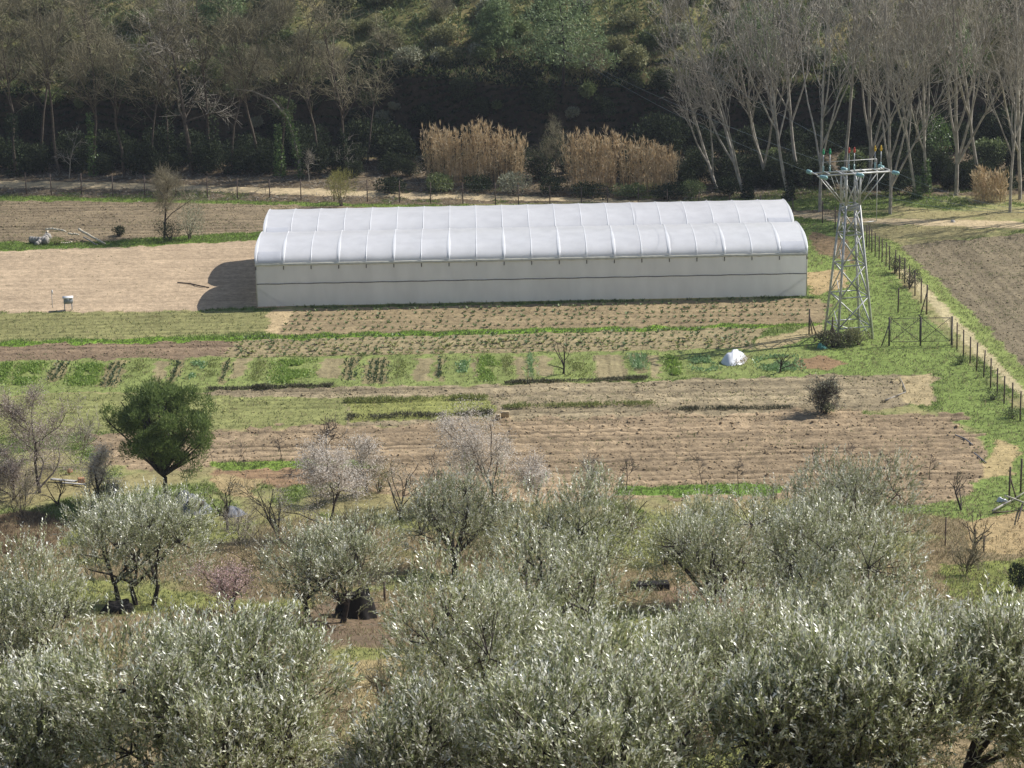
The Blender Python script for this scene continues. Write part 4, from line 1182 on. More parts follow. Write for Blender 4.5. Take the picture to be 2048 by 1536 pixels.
# ------------------------------------------------------------------ greenhouse
def greenhouse():
    e = empty('greenhouse', GL, math.atan2(gx[1], gx[0]))
    tag(e, 'long white plastic greenhouse with two joined arched roofs and ribbed film', 'greenhouse')
    NB = 20; bay = GLEN / NB; WS = 9.3; EV = 3.38; RISE = 1.22
    # arc through eaves and ridge, slightly overhanging
    def arc(t):  # t 0..1 from front eave to back eave
        a = math.pi * t
        return WS / 2 - WS / 2 * np.sign(np.cos(a)) * np.abs(np.cos(a)) ** .95, EV + RISE * np.sin(a) ** .88
    nt_ = 28

    def sagp(t): return max(0.0, math.sin(2 * math.pi * t)) ** .6 if t <= .5 else max(0.0, -math.sin(2 * math.pi * t)) ** .6
    for sidx in range(2):
        mb = MB()
        for i in range(NB):
            uu = np.linspace(0, 1, 9); tt = np.linspace(0, 1, nt_ + 1)
            G = np.zeros((len(uu), len(tt), 3))
            for j, t in enumerate(tt):
                vv, zz = arc(t)
                nrm = unit(np.array([(vv - WS / 2) / (WS / 2), (zz - EV + .6) / RISE]))
                sag = .035 * (1 - (2 * uu - 1) ** 2) * sagp(t)
                G[:, j, 0] = (i + uu) * bay; G[:, j, 1] = sidx * WS + vv - nrm[0] * sag; G[:, j, 2] = zz - nrm[1] * sag
            mb.sheet(G)
        mb.build('roof', M['film_roof'], e, True)
        # fixing strips over the hoops
        for i in range(NB + 1):
            hb = MB(); thick = (i % 2 == 1) if i not in (0, NB) else True
            if sidx == 1: thick = False or i in (0, NB)
            tt = np.linspace(.0, 1, 33); G = np.zeros((3, 33, 3))
            for j, t in enumerate(tt):
                vv, zz = arc(t); nrm = unit(np.array([(vv - WS / 2) / (WS / 2), (zz - EV + .6) / RISE]))
                wdt = (.045 + .085 * math.sin(math.pi * min(1, t * 2)) ** .8) if thick else .035
                for q, (du, up) in enumerate(((-1, 0.0), (0.1, (.05 if thick else .03) * (1 - .75 * math.sin(math.pi * t) ** 6)), (1, 0.0))):
                    G[q, j] = (i * bay + du * wdt, sidx * WS + vv + nrm[0] * (.012 + up), zz + nrm[1] * (.012 + up))
            hb.sheet(G, flip=False); hb.build('roof_strip', M['film_rib'], e)
    # patch panels on the end bays
    for i in (0, NB - 1):
        for sidx in range(2):
            pb = MB(); uu = np.linspace(.08, .92, 7); tt = np.linspace(.015, .21, 10); G = np.zeros((7, 10, 3))
            for j, t in enumerate(tt):
                vv, zz = arc(t); nrm = unit(np.array([(vv - WS / 2) / (WS / 2), (zz - EV + .6) / RISE]))
                sag = .035 * (1 - (2 * uu - 1) ** 2) * sagp(t) - .045
                G[:, j, 0] = (i + uu) * bay; G[:, j, 1] = sidx * WS + vv - nrm[0] * sag; G[:, j, 2] = zz - nrm[1] * sag
            pb.sheet(G); pb.build('vent_panel', M['film_patch'], e, True)
    # walls: front, back, ends
    for v, nm in ((0.06, 'front_wall'), (2 * WS - .06, 'back_wall')):
        mb = MB(); uu = np.linspace(0, GLEN, NB * 6 + 1); zz = np.linspace(.05, EV - .03, 15)
        U, Zz = np.meshgrid(uu, zz, indexing='ij')
        bul = .035 * np.abs(np.sin(U / bay * math.pi)) * np.sin(np.clip((Zz % 1.87) / 1.87, 0, 1) * math.pi) + .012 * (vnoise(U * 1.3, Zz * .6, 2) - .5)
        if nm == 'front_wall': bul = -bul
        mb.sheet(np.stack([U, v + bul, Zz], -1), flip=(nm != 'front_wall')); mb.build(nm, M['film_wall'], e, True)
    for u in (0.0, GLEN):
        mb = MB(); rows = []
        for sidx in range(2):
            for t in np.linspace(0, 1, nt_ + 1):
                vv, zz = arc(t); rows.append((sidx * WS + vv, zz))
        rows = np.array(rows); G = np.zeros((len(rows), 2, 3)); G[:, :, 0] = u; G[:, 0, 1] = rows[:, 0]; G[:, 1, 1] = rows[:, 0]; G[:, 1, 2] = rows[:, 1] - .02
        mb.sheet(G); mb.build('end_wall', M['film_wall'], e)
    # eave fringe
    mb = MB(); uu = np.linspace(-.06, GLEN + .06, 401); G = np.zeros((401, 3, 3))
    wob = .035 * (vnoise(uu * 2.2, uu * 0, 4) - .5) + .02 * (vnoise(uu * 7, uu * 0, 5) - .5)
    for q, (dv, dz) in enumerate(((.03, .10), (-.13, .02), (-.11, -.13))):
        G[:, q, 0] = uu; G[:, q, 1] = dv; G[:, q, 2] = EV + dz + (wob if q else 0)
    mb.sheet(G, True); mb.build('eave_fringe', M['cream'], e)
    mb = MB(); mb.box((GLEN / 2, WS, EV + .05), (GLEN + .1, .5, .08)); mb.build('gutter', M['steel'], e)
    # frame behind the film
    for i in range(NB + 1):
        pb = MB()
        pb.box((i * bay, -.035, EV - .28), (.07, .05, .30)); pb.build('bracket', M['dark_metal'], e)
        if i not in (0, NB):
            wb = MB(); wb.box((i * bay, .40, EV / 2), (.06, .06, EV)); wb.build('post', M['steel'], e)
    for u in (0.0, GLEN):
        wb = MB(); wb.box((u, .0, EV / 2), (.07, .10, EV)); wb.build('corner_post', M['cream'], e)
    mb = MB(); uu = np.linspace(0, GLEN, 161); zz = 1.83 + .012 * np.sin(uu * 2.8)
    mb.poly(np.stack([uu, np.full(161, -.03), zz], 1), .035, 5); mb.build('side_rail', M['dark_metal'], e)
    mb = MB(); mb.poly([(GLEN - .1, .12, 1.5), (GLEN - 2.2, .12, .1)], .035, 5); mb.poly([(.1, .12, 1.5), (2.2, .12, .1)], .035, 5); mb.build('brace', M['steel'], e)
    return e


greenhouse()


# ------------------------------------------------------------------ pylon
def pylon():
    base = P(1697, 672, 0.0); k = mpp(base)
    top = at_depth(1697, 345, base[1]); HT = top[2]
    e = empty('pylon', base, R(14)); tag(e, 'galvanised steel lattice electricity pylon with a flat crossarm beside the greenhouse', 'pylon')
    b0, b1 = 1.34, .52
    hk = HT - 2.3

    def corner(ix, iy, z):
        w = b0 + (b1 - b0) * min(z / hk, 1)
        return np.array([ix * w, iy * w, z])
    for ix, iy in ((-1, -1), (1, -1), (1, 1), (-1, 1)):
        mb = MB(); mb.poly([corner(ix, iy, -.4), corner(ix, iy, hk), corner(ix, iy, HT)], [.10, .09, .08], 4); mb.build('leg', M['steel_pylon'], e)
    lev = [0.9, 3.1, 5.4, 7.6, 9.4, hk, HT]
    faces = [((-1, -1), (1, -1)), ((1, -1), (1, 1)), ((1, 1), (-1, 1)), ((-1, 1), (-1, -1))]
    for f, (a, c) in enumerate(faces):
        mb = MB()
        mb.poly([corner(*a, -.1), corner(*c, lev[0])], .032, 4)
        for q in range(len(lev) - 1):
            mb.poly([corner(*a, lev[q]), corner(*c, lev[q])], .048, 4)
            mb.poly([corner(*a, lev[q]) + 0, corner(*c, lev[q + 1])], .062, 4)
            mb.poly([corner(*c, lev[q]), (corner(*a, lev[q + 1]) + corner(*c, lev[q])) / 2 * 1.0], .030, 4)
        mb.poly([corner(*a, lev[-1]), corner(*c, lev[-1])], .03, 4)
        mb.build('bracing', M['steel_pylon'], e)
    # crossarm
    AX = 2.75
    for sy in (-1, 1):
        mb = MB(); y = sy * .55
        mb.box((0, y, HT), (2 * AX, .10, .12)); mb.build('crossarm_beam', M['steel_pylon'], e)
        for sx in (-1, 1):
            mb = MB(); mb.poly([(sx * AX * .88, y, HT - .05), (sx * b1, y * .95, HT - 2.3)], .04, 4)
            mb.poly([(sx * AX * .5, y, HT - .05), (sx * b1 * 1.6, y, HT - 1.5)], .022, 4); mb.build('arm_strut', M['steel_pylon'], e)
    mb = MB()
    for x in np.linspace(-AX, AX, 7): mb.box((x, 0, HT + .085), (.07, 1.1, .05))
    mb.build('arm_tie', M['steel_pylon'], e)
    mb = MB(); mb.poly([(-AX * .7, .6, HT + .75), (AX * .8, .6, HT + .75)], .022, 4)
    for x in (-AX * .7, 0, AX * .8): mb.poly([(x, .6, HT), (x, .6, HT + .75)], .02, 4)
    mb.build('guard_rail', M['steel_pylon'], e)
    mb = MB(); mb.poly([(1.9, -.3, HT), (1.9, -.3, HT - 3.6), (.5, -.3, HT - 3.65)], .028, 4); mb.build('lead_pipe', M['steel_pylon'], e)
    # arresters with coloured tips
    for x, mt in ((-2.0, 'tip_green'), (-1.5, 'tip_green'), (-.05, 'tip_red'), (.35, 'tip_red'), (1.95, 'tip_yellow'), (2.4, 'tip_yellow')):
        mb = MB(); y = .25 if mt != 'tip_yellow' else .3
        mb.poly([(x, y, HT + .05), (x, y, HT + 1.35)], .035, 6); o = mb.build('arrester_rod', M['steel'], e)
        mb = MB(); mb.poly([(x, y, HT + 1.36), (x, y, HT + 1.48), (x, y, HT + 1.6), (x, y, HT + 1.78)], [.05, .095, .08, .03], 7); mb.build('tip', M[mt], o)
        mb = MB()
        for z in np.linspace(HT + .12, HT + .5, 5): mb.tubes([[x, y, z]], [[x, y, z + .05]], .08, .05, 8, True)
        mb.build('insulator_base', M['glass_teal'], o)
    # strain insulators and lines
    ca, sa = math.cos(R(14)), math.sin(R(14))

    def tow(p): return np.array([base[0] + p[0] * ca - p[1] * sa, base[1] + p[0] * sa + p[1] * ca, base[2] + p[2]])

    def tol(w): d = w - base; return np.array([d[0] * ca + d[1] * sa, -d[0] * sa + d[1] * ca, d[2]])
    L_END = [at_depth(980, -10, 318.), at_depth(860, -60, 318.), at_depth(1060, -120, 318.)]
    R_END = [at_depth(2320, 395, 160.), at_depth(2360, 400, 160.), at_depth(2400, 405, 160.)]
    att = [(-AX, 'left'), (0.0, 'middle'), (AX, 'right')]
    for i, (x, nm) in enumerate(att):
        for sgn, END, y in ((1, L_END[i], .6), (-1, R_END[i], -.6)):
            a = np.array([x + (.1 if sgn > 0 else .0), y, HT]); d = unit(tol(END) - a); d = unit(d + np.array([0, 0, -.06]))
            mb = MB(); mb.poly([a, a + d * .55], .035, 5); mb.build('insulator_link', M['white_paint'], e)
            mb = MB()
            for q in range(9):
                p0 = a + d * (.55 + q * .085); mb.tubes([p0], [p0 + d * .06], .15, .10, 9, True)
            mb.tubes([a + d * .55], [a + d * 1.33], .04, .04, 5)
            mb.build('insulator', M['glass_teal'], e)
            w0 = tow(a + d * 1.33); n = 40; t = np.linspace(0, 1, n)[:, None]
            pts = w0 * (1 - t) + END * t; pts[:, 2] -= 4 * 1.6 * (t * (1 - t))[:, 0]
            wb = MB(); wb.poly(pts - w0, .010, 4)
            o = wb.build('power_line', M['cable'], None, loc=w0)
            tag(o, ('%s overhead wire running from the pylon %s' % (nm, 'up over the wooded hill' if sgn > 0 else 'out of the picture to the right')), 'power line')


pylon()


# ------------------------------------------------------------------ fences, gate
def fence(name, pts, label, hgt=2.0, wires=5, mat='post', rad=.055, cat='fence'):
    c = pts[0]; e = empty(name, c); tag(e, label, cat)
    for i, p in enumerate(pts):
        q = p - c; mb = MB(); h = hgt * rng.uniform(.95, 1.05); dx, dy = rng.normal(0, .03, 2)
        mb.poly([q + [0, 0, -.2], q + [dx, dy, h]], [rad, rad * .9], 6); mb.build('post', M[mat], e)
    mb = MB()
    for a, b_ in zip(pts[:-1], pts[1:]):
        for z in np.linspace(.15, hgt - .12, wires): mb.tubes([a - c + [0, 0, z]], [b_ - c + [0, 0, z]], .004, .004, 3)
    mb.build('wire', M['wire'], e)
    return e


def interp(px, n):
    A = np.array([P(a, b) for a, b in px]); d = np.concatenate([[0], np.cumsum(np.linalg.norm(np.diff(A, axis=0), axis=1))])
    t = np.linspace(0, d[-1], n); return [np.array([np.interp(q, d, A[:, k]) for k in range(3)]) for q in t]


FP = [(1733, 495), (1738, 500), (1744, 505), (1750, 513), (1758, 520), (1764, 524), (1772, 532), (1779, 540), (1789, 548), (1799, 558), (1809, 568), (1819, 580), (1830, 592), (1842, 606), (1853, 622)]
fence('wire_fence', [P(1645, 447), P(1670, 459), P(1692, 471), P(1713, 484)] + [P(*q) for q in FP], 'dark post-and-wire fence running from the road past the pylon to its braced corner post')
FP2 = [(1914, 697), (1927, 712), (1940, 727), (1953, 741), (1967, 755), (1981, 776), (1994, 793), (2008, 808), (2024, 822), (2040, 842), (2056, 860), (2073, 878), (2092, 898)]
fence('wire_fence', [P(*q) for q in FP2], 'dark post-and-wire fence running from the gate down to the right edge')
FP3 = [(-60, 384), (-8, 386), (53, 388), (103, 390), (163, 391), (226, 393), (290, 394), (352, 395), (415, 397), (475, 398), (540, 399), (602, 401), (668, 403), (735, 404), (799, 405), (861, 407), (926, 409), (991, 411),
       (1037, 412), (1100, 414), (1163, 417), (1215, 419), (1276, 422), (1335, 424), (1397, 428), (1460, 432), (1520, 437), (1585, 442)]
fence('wire_fence', [P(*q) for q in FP3], 'long far fence of weathered posts along the dirt road behind the greenhouse', mat='post', cat='fence')


def gate():
    a = P(1778, 692, 0.0); b_ = P(1903, 690, 0.0); c = (a + b_) / 2; L = np.linalg.norm(b_ - a)
    e = empty('field_gate', c, math.atan2(b_[1] - a[1], b_[0] - a[0])); tag(e, 'double-leaf iron field gate with crossed braces and braced end posts', 'gate')
    hgt = 2.05
    for sx in (-1, 1):
        mb = MB(); mb.box((sx * L / 2, 0, hgt / 2 - .1), (.12, .11, hgt + .3)); mb.build('gate_post', M['gate'], e)
        mb = MB(); mb.poly([(sx * L / 2, 0, hgt * .8), (sx * (L / 2 + (.62 if sx < 0 else -.05)), -.25 if sx < 0 else -.7, -.1)], .045, 5); mb.build('post_brace', M['gate'], e)
    for sx in (-1, 1):
        x0, x1 = sx * .06, sx * (L / 2 - .12); mb = MB()
        lo, hi = .30, hgt - .03
        for p, q in (((x0, lo), (x0, hi)), ((x1, lo), (x1, hi)), ((x0, lo), (x1, lo)), ((x0, hi), (x1, hi)), ((x0, lo), (x1, hi)), ((x0, hi), (x1, lo))):
            mb.poly([(p[0], 0, p[1]), (q[0], 0, q[1])], .022, 5)
        mb.build('gate_leaf', M['gate'], e)
    mb = MB(); mb.box((0, -.05, hgt / 2 + .0), (.10, .06, hgt)); mb.poly([(-.15, -.05, hgt + .25), (.0, -.05, hgt)], .05, 5); mb.build('bolt_bar', M['gate'], e)
    # mesh infill wires
    mb = MB()
    for x in np.linspace(-L / 2 + .2, L / 2 - .2, 26): mb.tubes([[x, .02, .32]], [[x, .02, hgt - .05]], .0035, .0035, 3)
    for z in np.linspace(.4, hgt - .1, 9): mb.tubes([[-L / 2 + .2, .02, z]], [[L / 2 - .2, .02, z]], .0035, .0035, 3)
    mb.build('mesh_wire', M['wire'], e)


gate()


def braced_post(px, py, hp, label, br=((.5, -.1),), rad=.06):
    b = P(px, py); h = hp * mpp(b) / .97; e = empty('braced_post', b); tag(e, label, 'post')
    mb = MB(); mb.poly([(0, 0, -.2), (.02, 0, h)], rad, 6); mb.build('post', M['post'], e)
    for (dx, dy) in br:
        mb = MB(); mb.poly([(0, 0, h * .75), (dx, dy, -.1)], rad * .75, 5); mb.build('brace', M['post'], e)


braced_post(1618, 668, 50, 'wooden post with a brace left of the pylon', ((.55, .1), (.25, -.1)))
braced_post(1664, 692, 58, 'wooden post with two braces in front of the pylon bramble', ((.45, -.1), (-.4, 0)))
braced_post(1853, 628, 58, 'corner post with a long brace at the end of the upper right fence', ((-.5, -.2),))
braced_post(1796, 625, 48, 'lone wooden post behind the gate', ())
braced_post(2018, 1003, 70, 'leaning grey post of a broken frame at the right edge', ((.5, .1),))
braced_post(2041, 985, 68, 'upright post of a broken frame at the right edge, farther one', ())
braced_post(1890, 1093, 60, 'thin stake left of the bare vine-like tree', (), .04)
braced_post(1949, 1100, 42, 'short dark stake at the foot of the vine-like tree', (), .05)
braced_post(1967, 1106, 36, 'short grey stake right of the vine-like tree', (), .05)
braced_post(769, 1205, 42, 'dark stake right of the big hollow stump', (), .06)


# ------------------------------------------------------------------ small things
def hive():
    b = P(137, 620, 0.0); e = empty('hive_box', b, R(8)); tag(e, 'white-roofed grey box on thin legs standing in the tilled field', 'box')
    for x in (-.28, .28):
        for y in (-.2, .2):
            mb = MB(); mb.box((x, y, .23), (.06, .06, .62)); mb.build('leg', M['grey_paint'], e)
    mb = MB(); mb.box((0, 0, .76), (.66, .5, .44)); mb.build('body', M['grey_paint'], e)
    mb = MB(); mb.box((0, 0, 1.01), (.82, .66, .06)); mb.build('lid', M['white_paint'], e)
    mb = MB(); mb.box((.36, 0, .78), (.05, .48, .42)); mb.build('side_panel', M['white_paint'], e)
    b = P(105, 616, 0.0); e = empty('marker_stake', b); tag(e, 'thin stake with a white top left of the white-roofed box', 'stake')
    mb = MB(); mb.poly([(0, 0, -.1), (0, 0, 1.35)], .022, 5); mb.build('rod', M['grey_paint'], e)
    mb = MB(); mb.box((.05, 0, 1.25), (.09, .05, .34)); mb.build('flag', M['white_paint'], e)


hive()


def log(px0, py0, px1, py1, r0, r1, label, mat='log', z0=.15, z1=.15, bend=.0):
    a = P(px0, py0, 0.0); b = P(px1, py1, 0.0); a[2] = z0; b[2] = z1
    n = 7; t = np.linspace(0, 1, n)[:, None]; pts = a * (1 - t) + b * t; pts[:, 2] += bend * np.sin(t[:, 0] * math.pi)
    pts += rng.normal(0, .02, pts.shape)
    mb = MB(); mb.poly(pts - a, np.linspace(r0, r1, n), 8); o = mb.build('log', M[mat], None, True, loc=a); tag(o, label, 'log', 'logs on the grass bank')


log(60, 486, 96, 489, .30, .34, 'thick grey log lying at the left of the pile', 'log_grey', .3, .3)
log(72, 492, 98, 484, .16, .34, 'grey slab of trunk leaning in the pile', 'log_grey', .15, .5)
log(82, 490, 96, 474, .09, .11, 'short pale log standing aslant in the pile', 'log', .1, .55)
log(92, 476, 132, 479, .11, .09, 'pale log lying across the top left of the pile', 'log', .75, .7, .1)
log(138, 481, 158, 482, .10, .08, 'short pale log on the right of the pile', 'log', .6, .55)
log(159, 476, 210, 490, .12, .07, 'long pale log sloping down at the right end', 'log', .75, .12)
log(120, 489, 144, 487, .07, .06, 'thin pale log at the front foot of the pile', 'log', .15, .15, -.05)
put_shrub('bramble_bush', 112, 490, 40, 16, 'veg_weed', 500, 421, 'green weeds growing among the logs')
log(168, 482, 195, 492, .07, .05, 'thin brown log beneath the long sloping one', 'log_grey', .35, .1)


def heap(name, px, py, wp, hp, dp, mat, label, cat, seed, peak=(.35, .6)):
    """draped sheet over a pile: crumpled closed mound"""
    b = P(px, py); k = mpp(b); w, h, d = wp * k, hp * k, dp
    n = 44; q = np.linspace(0, 2 * np.pi, n, endpoint=False); rr = np.linspace(0, 1, 16)
    r = np.random.default_rng(seed)
    G = np.zeros((16, n + 1, 3))
    for i, a in enumerate(rr):
        for j in range(n + 1):
            t = q[j % n]
            rad = 1 + .22 * (vnoise(math.cos(t) * 2 + seed, math.sin(t) * 2, 1) - .5)
            x = math.cos(t) * a * rad; y = math.sin(t) * a * rad
            z = (1 - a ** 3.6) ** .8 * (.62 + .5 * vnoise(x * 2.2 + seed, y * 2.2, 3)) + .10 * vnoise(x * 6 + seed, y * 4, 6) * (1 - a) + .05 * math.sin(t * 9 + a * 3) * a * (1 - a) * 2
            z *= .75 + .5 * math.exp(-((x + .3) ** 2 + (y - .2) ** 2) * 2) - .25 * x
            z += .10 * abs(math.sin(x * 7 + y * 5 + seed)) * (1 - a)
            G[i, j] = (x * w / 2, y * d / 2, max(z, 0) * h * .95 - .05)
    mb = MB(); mb.sheet(G, True); e = empty(name, b); tag(e, label, cat); mb.build('sheet', mat, e, False)
    return e, w, h, d


e, w, h, d = heap('tarpaulin_heap', 1470, 722, 50, 19, 3.0, M['tarp_white'], 'crumpled white plastic sheet over a heap at the end of the vegetable garden', 'tarpaulin', 3)
mb = MB(); r = np.random.default_rng(1); C = np.stack([r.uniform(.3, .95, 260) * w / 2 * 1.15, r.uniform(-.9, .6, 260) * d / 2, r.uniform(.02, .35, 260)], 1)
mb.leaves(C, r.normal(0, 1, C.shape), r.normal(0, 1, C.shape), .35, .03); mb.build('straw', M['straw'], e)
e.rotation_euler[2] = -.35
e, w, h, d = heap('tarpaulin_heap', 382, 1022, 92, 30, 2.6, M['tarp_grey'], 'dark grey tarpaulin over a low heap at the foot of the round pine', 'tarpaulin', 8)
mb = MB(); mb.box((.15 * w, -.62, h * .78), (w * .34, .5, .16), ry=.12); mb.build('gap_shade', M['bark_dark'], e)  # solid dark slab, painted in for the shade inside an opening
e, w, h, d = heap('tarpaulin_heap', 470, 1030, 50, 16, 1.6, M['tarp_grey'], 'thin grey netting lying right of the dark tarpaulin', 'netting', 12)
heap('sack', 1645, 697, 22, 11, .6, M['teal_sack'], 'teal plastic sack lying in the bramble before the pylon', 'sack', 5)
heap('white_stone', 1906, 444, 10, 6, .4, M['stone'], 'single white stone on the verge beside the dirt road', 'stone', 6)


def stump(px, py, wp, hp, seed, label):
    b = P(px, py); k = mpp(b); w, h = wp * k, hp * k
    G = np.zeros((9, 25, 3))
    for i, t in enumerate(np.linspace(0, 1, 9)):
        for j in range(25):
            a = (j % 24) / 24 * 2 * np.pi; nn = vnoise(math.cos(a) * 2.5 + seed, math.sin(a) * 2.5 + t * 2, 2)
            rad = w / 2 * (1.05 - .22 * t ** 2) * (.8 + .4 * nn); G[i, j] = (rad * math.cos(a), rad * math.sin(a) * .8, h * t * (.8 + .4 * nn) - .15)
    cap = np.zeros((2, 25, 3)); cap[0] = G[-1]; cap[1] = G[-1].mean(0) - [0, 0, h * .25]
    mb = MB(); mb.sheet(G, True); mb.sheet(cap, True); e = empty('tree_stump', b); tag(e, label, 'stump'); mb.build('trunk', M['blackish'], e)
    mb = MB(); r = np.random.default_rng(seed)
    for q in range(7):
        a = r.uniform(0, 6.28); mb.poly([(math.cos(a) * w * .35, math.sin(a) * w * .3, .1), (math.cos(a) * w * .7, math.sin(a) * w * .6, -.08)], [.09, .03], 5)
    mb.build('root', M['bark_dark'], e)


stump(712, 1232, 76, 58, 3, 'big dark hollow stump beside the small round olive')
stump(238, 1226, 66, 28, 9, 'low dark stump under the three-trunk olive')


def box_thing(name, px, py, size, mat, label, cat, rz=0., dz=0., rx=0.):
    b = P(px, py); mb = MB(); mb.box((0, 0, size[2] / 2), size, 0, rx); o = mb.build(name, mat, None, loc=b + [0, 0, dz], rz=rz)
    bv = o.modifiers.new('bevel', 'BEVEL'); bv.width = min(size) * .12; bv.segments = 2
    tag(o, label, cat); return o


box_thing('plank', 128, 966, (1.8, .28, .06), M['plank'], 'pale long board lying below the large left almond', 'board', -.35, .15)
box_thing('plank', 148, 972, (1.5, .18, .06), M['plank'], 'second pale board with a brick on its end, left of the round pine', 'board', -.3, .12)
box_thing('brick_block', 163, 968, (.42, .3, .3), M['brick'], 'orange clay block at the right end of the boards', 'block', .3, .1)
box_thing('brick_block', 140, 948, (.30, .25, .22), M['brick'], 'small orange clay block behind the boards', 'block', .9, .1)
box_thing('water_trough', 1300, 1180, (1.9, .7, .4), M['blackish'], 'dark trough lying on bare earth between olives', 'trough', .1, .0)  # closed box; the darkness of its hollow is put into the colour
box_thing('straw_bale', 1010, 834, (.55, .35, .40), M['straw'], 'small straw-coloured block on the path between two crop rows', 'bale', .1, .0)
box_thing('straw_bale', 996, 838, (.35, .3, .34), M['straw'], 'smaller straw-coloured block left of the other one', 'bale', -.2, .0)


def stick(pxs, r0, r1, label, mat, name='fallen_branch', cat='branch', z=.08):
    pts = np.array([P(a, b) for a, b in pxs]); pts[:, 2] += z; c = pts[0].copy()
    mb = MB(); mb.poly(pts - c, np.linspace(r0, r1, len(pts)), 6); o = mb.build(name, M[mat], None, True, loc=c); tag(o, label, cat)


stick([(1770, 803), (1790, 795), (1812, 786)], .05, .03, 'pale fallen branch on the ploughed field near its sandy end', 'log_grey')
stick([(1812, 786), (1806, 770), (1800, 758)], .04, .03, 'thin crooked stick on the sandy end of the ploughed field', 'log_grey')
stick([(1910, 872), (1930, 880), (1945, 892)], .04, .04, 'upper dark hose lying on the edge of the ploughed field', 'tarp_grey', 'hose', 'hose')
stick([(1948, 908), (1960, 918), (1972, 928)], .04, .04, 'lower dark hose lying on the edge of the ploughed field', 'tarp_grey', 'hose', 'hose')
stick([(1985, 1030), (2005, 1018), (2030, 1005), (2060, 985)], .07, .03, 'grey dead limb lying at the right edge', 'log_grey', z=.25)
stick([(2010, 1003), (2040, 1014), (2070, 1026)], .06, .04, 'pale peeled pole lying across the dead limb', 'log', 'wooden_pole', 'pole', .35)
stick([(2045, 1014), (2035, 1050)], .06, .03, 'short dark prop under the peeled pole', 'bark_dark', 'wooden_pole', 'pole', .2)
stick([(1985, 1030), (2020, 1027), (2060, 1022)], .05, .03, 'second dead limb lying parallel to the edge', 'bark', z=.12)
stick([(355, 567), (380, 569), (402, 574), (418, 577)], .05, .05, 'dark hose lying in the tilled field left of the greenhouse', 'bark_dark', 'hose', 'hose')
heap('white_bag', 2005, 1003, 26, 10, .4, M['tarp_white'], 'small white bag on the dead limb at the right edge', 'bag', 15)


# ------------------------------------------------------------------ crops
def rosette(seed, mat, rad=.16, n=9, hgt=.22):
    r = np.random.default_rng(seed); a = np.arange(n) * 2.4 + r.normal(0, .2, n)
    D = np.stack([np.cos(a), np.sin(a), r.uniform(.35, 1.3, n)], 1)
    mb = MB(); mb.leaves(np.zeros((n, 3)) + r.normal(0, .015, (n, 3)), D, np.tile([0, 0, 1.], (n, 1)) + r.normal(0, .3, (n, 3)), rad * r.uniform(.9, 1.7, n), rad * .55)
    return mb


seed_v = [rosette(q, M['veg_dark'], .15 + .02 * q).mesh('seedling', M['veg_weed'] if q % 2 else M['seedling']) for q in range(4)]
spots = []
for (c0, c1, rows_px, spc) in ((596, 1632, (606, 614, 622, 631, 640, 650), .55), (480, 1520, (668, 675, 682, 689, 696, 704), .42)):
    for q, py in enumerate(rows_px):
        # rows follow the greenhouse direction; py is measured in the middle of the plot
        m = P((c0 + c1) / 2, py, 0.0); v = np.dot(m[:2] - GL[:2], gy)
        xs = []
        ua = np.dot(P(c0 - q * 6, py + 10, 0.0)[:2] - GL[:2], gx); ub = np.dot(P(c1 - q * 4, py - 10, 0.0)[:2] - GL[:2], gx)
        for u in np.arange(ua, ub, spc):
            if rng.random() < .12: continue
            spots.append((*gw(u + rng.normal(0, .08), v + rng.normal(0, .12))[:2], rng.uniform(.7, 1.5)))
spots.sort(key=lambda t: t[1])
for i, (x, y, sc) in enumerate(spots[:290]):
    o = link('seedling', seed_v[i % 4], None, (x, y, .02), rng.uniform(0, 6.3), sc)
    tag(o, 'young vegetable plant in the planted rows of the near plot below the greenhouse', 'seedling', 'young plants in the planted rows')
mb = MB()
for i, (x, y, sc) in enumerate(spots[290:]):
    r_ = rosette(1000 + i % 50, None, .16 * sc); mb.add(r_.V[0] + [x, y, .02], r_.F4[0])
tag(mb.build('seedlings', M['seedling']), kind='stuff')

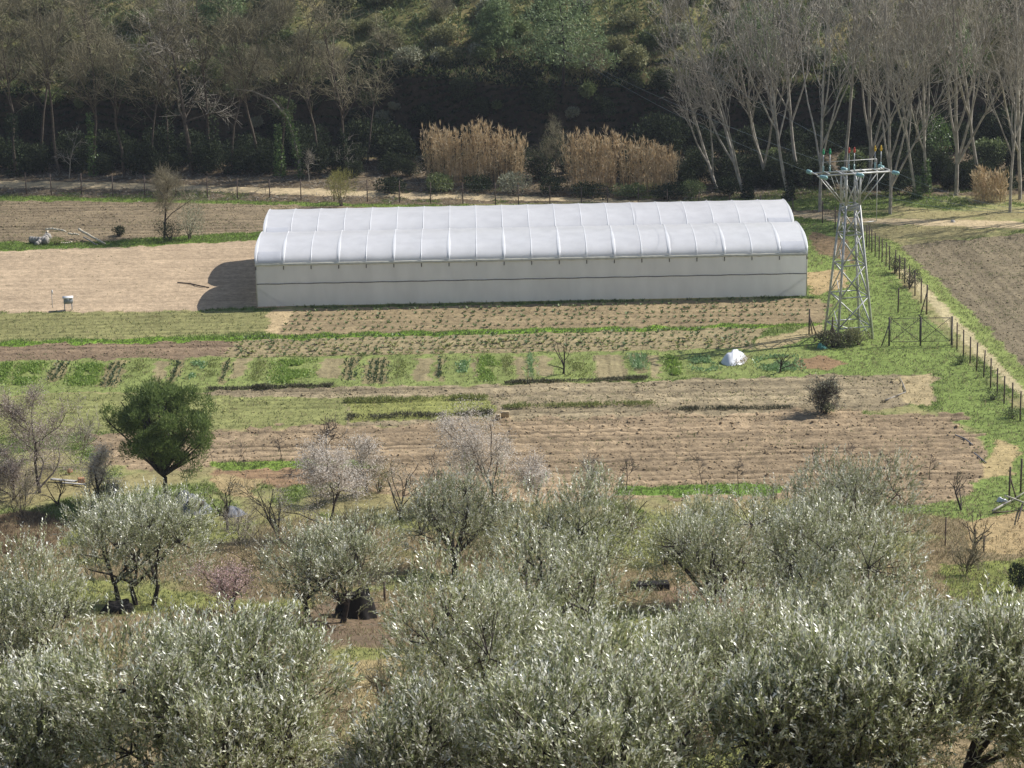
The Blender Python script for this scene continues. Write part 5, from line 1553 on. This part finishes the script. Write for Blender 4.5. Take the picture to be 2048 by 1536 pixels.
bed_names = {'L': ('lettuce', 'veg_light', 110, .20, .12, 'bright light-green leafy vegetable bed'), 'T': ('cabbage', 'veg_teal', 75, .20, .12, 'blue-green cabbage-like vegetable bed'),
             'D': ('bean', 'veg_dark', 36, .22, .10, 'sparse dark-leaved vegetable bed on brown soil'), 'V': ('leek', 'veg_teal', 70, .34, .06, 'narrow dark blue-green vegetable bed'),
             'G': ('weed', 'veg_weed', 60, .14, .07, 'weedy yellow-green vegetable bed')}
places = ['at the left picture edge', 'near the left edge', 'left of the round pine top', 'above the round pine', 'right of the round pine', 'left of the garden middle', 'in the garden middle', 'left of the V-shaped tree', 'right of the V-shaped tree', 'beside the white tarpaulin']
order = ['first', 'second', 'third', 'fourth', 'fifth', 'sixth', 'seventh', 'eighth', 'ninth', 'tenth']
cn = {}
for i, (u0, v0, wm, vlen, bt) in enumerate(bed_geo):
    if bt == 'S': continue
    nm, mt, den, lf, wd, lab = bed_names[bt]
    cn[bt] = cn.get(bt, 0) + 1
    n = int(wm * vlen * den); r = np.random.default_rng(40 + i)
    uu = np.clip(r.normal(0, wm * .27, n), -wm * .62, wm * .62); vv = r.uniform(-.1 + r.uniform(0, .25) * vlen, vlen * r.uniform(.8, 1.1), n) + r.normal(0, .25, n)
    if bt in 'LTG':
        kp = vnoise(uu * 1.1 + i * 3, vv * .9, 4) > r.uniform(.18, .45); uu = uu[kp]; vv = vv[kp]; n = len(uu)
    if bt in 'DV': uu = np.round(uu / .42) * .42 + r.normal(0, .07, n)
    C = np.stack([uu, -vv, np.full(n, .0)], 1)
    hh = lf * (.6 + .8 * vnoise(uu * 1.2 + i, vv * .8, 1))
    D = np.stack([r.normal(0, .7, n), r.normal(0, .7, n), r.uniform(.5, 1.4, n)], 1)
    mb = MB(); mb.leaves(C, D, r.normal(0, 1, (n, 3)) + [0, 0, 1.], hh, wd)
    o = mb.build('vegetable_bed', M[mt], None, loc=gw(u0, v0, .02), rz=math.atan2(gx[1], gx[0]))
    tag(o, '%s, %s such from the left' % (lab, order[min(cn[bt] - 1, 9)]), 'vegetable bed', 'beds of the vegetable garden')

for i, (x0, y0, x1, y1, mt, hh, wdt, lab) in enumerate(((415, 781, 665, 774, 'crop_dark', .30, .5, 'dark low crop row right of the round pine top'), (1010, 768, 1295, 758, 'crop_dark', .30, .55, 'dark low crop row below the V-shaped tree'),
                                                   (690, 804, 975, 797, 'veg_weed', .26, .8, 'upper green crop row left of the straw blocks'), (695, 837, 985, 829, 'crop_dark', .32, .8, 'dark crop row left of the straw blocks, lowest'),
                                                   (1005, 816, 1308, 808, 'veg_weed', .28, .8, 'green crop row right of the straw blocks'), (1340, 822, 1580, 816, 'crop_dark', .24, .6, 'dark crop row leading to the lone dark bush'))):
    a = P(x0, y0, 0.0); b_ = P(x1, y1, 0.0); L = np.linalg.norm(b_ - a); r = np.random.default_rng(70 + i)
    n = int(L * 190); t = r.uniform(0, L, n)
    C = np.stack([t, r.normal(0, wdt * .3, n), r.uniform(0, .12, n)], 1); D = np.stack([r.normal(0, .6, n), r.normal(0, .6, n), r.uniform(.4, 1.2, n)], 1)
    kp = vnoise(t * .9, t * 0 + i, 6) + r.normal(0, .12, n) > .18; C = C[kp]; D = D[kp]; t = t[kp]; n = len(t)
    mb = MB(); mb.leaves(C, D, r.normal(0, 1, (n, 3)), 1.0 * hh * (.4 + 1.0 * vnoise(t * .8, t * 0, i)), .06)
    o = mb.build('crop_row', M[mt], None, loc=a, rz=math.atan2(b_[1] - a[1], b_[0] - a[0])); tag(o, lab, 'crop row', 'low crop rows on the ploughed field')

# ------------------------------------------------------------------ air
hb = MB(); hb.box((0, 840, 33), (2400, 2100, 80))
hm = bpy.data.materials.new('haze_air'); hm.use_nodes = True
t = hm.node_tree; t.nodes.remove(t.nodes['Principled BSDF'])
pv = t.nodes.new('ShaderNodeVolumePrincipled'); pv.inputs['Density'].default_value = HAZE
pv.inputs['Color'].default_value = (.80, .87, 1.0, 1); pv.inputs['Anisotropy'].default_value = 0.2
t.links.new(pv.outputs[0], t.nodes['Material Output'].inputs['Volume'])
tag(hb.build('haze', hm), kind='stuff')
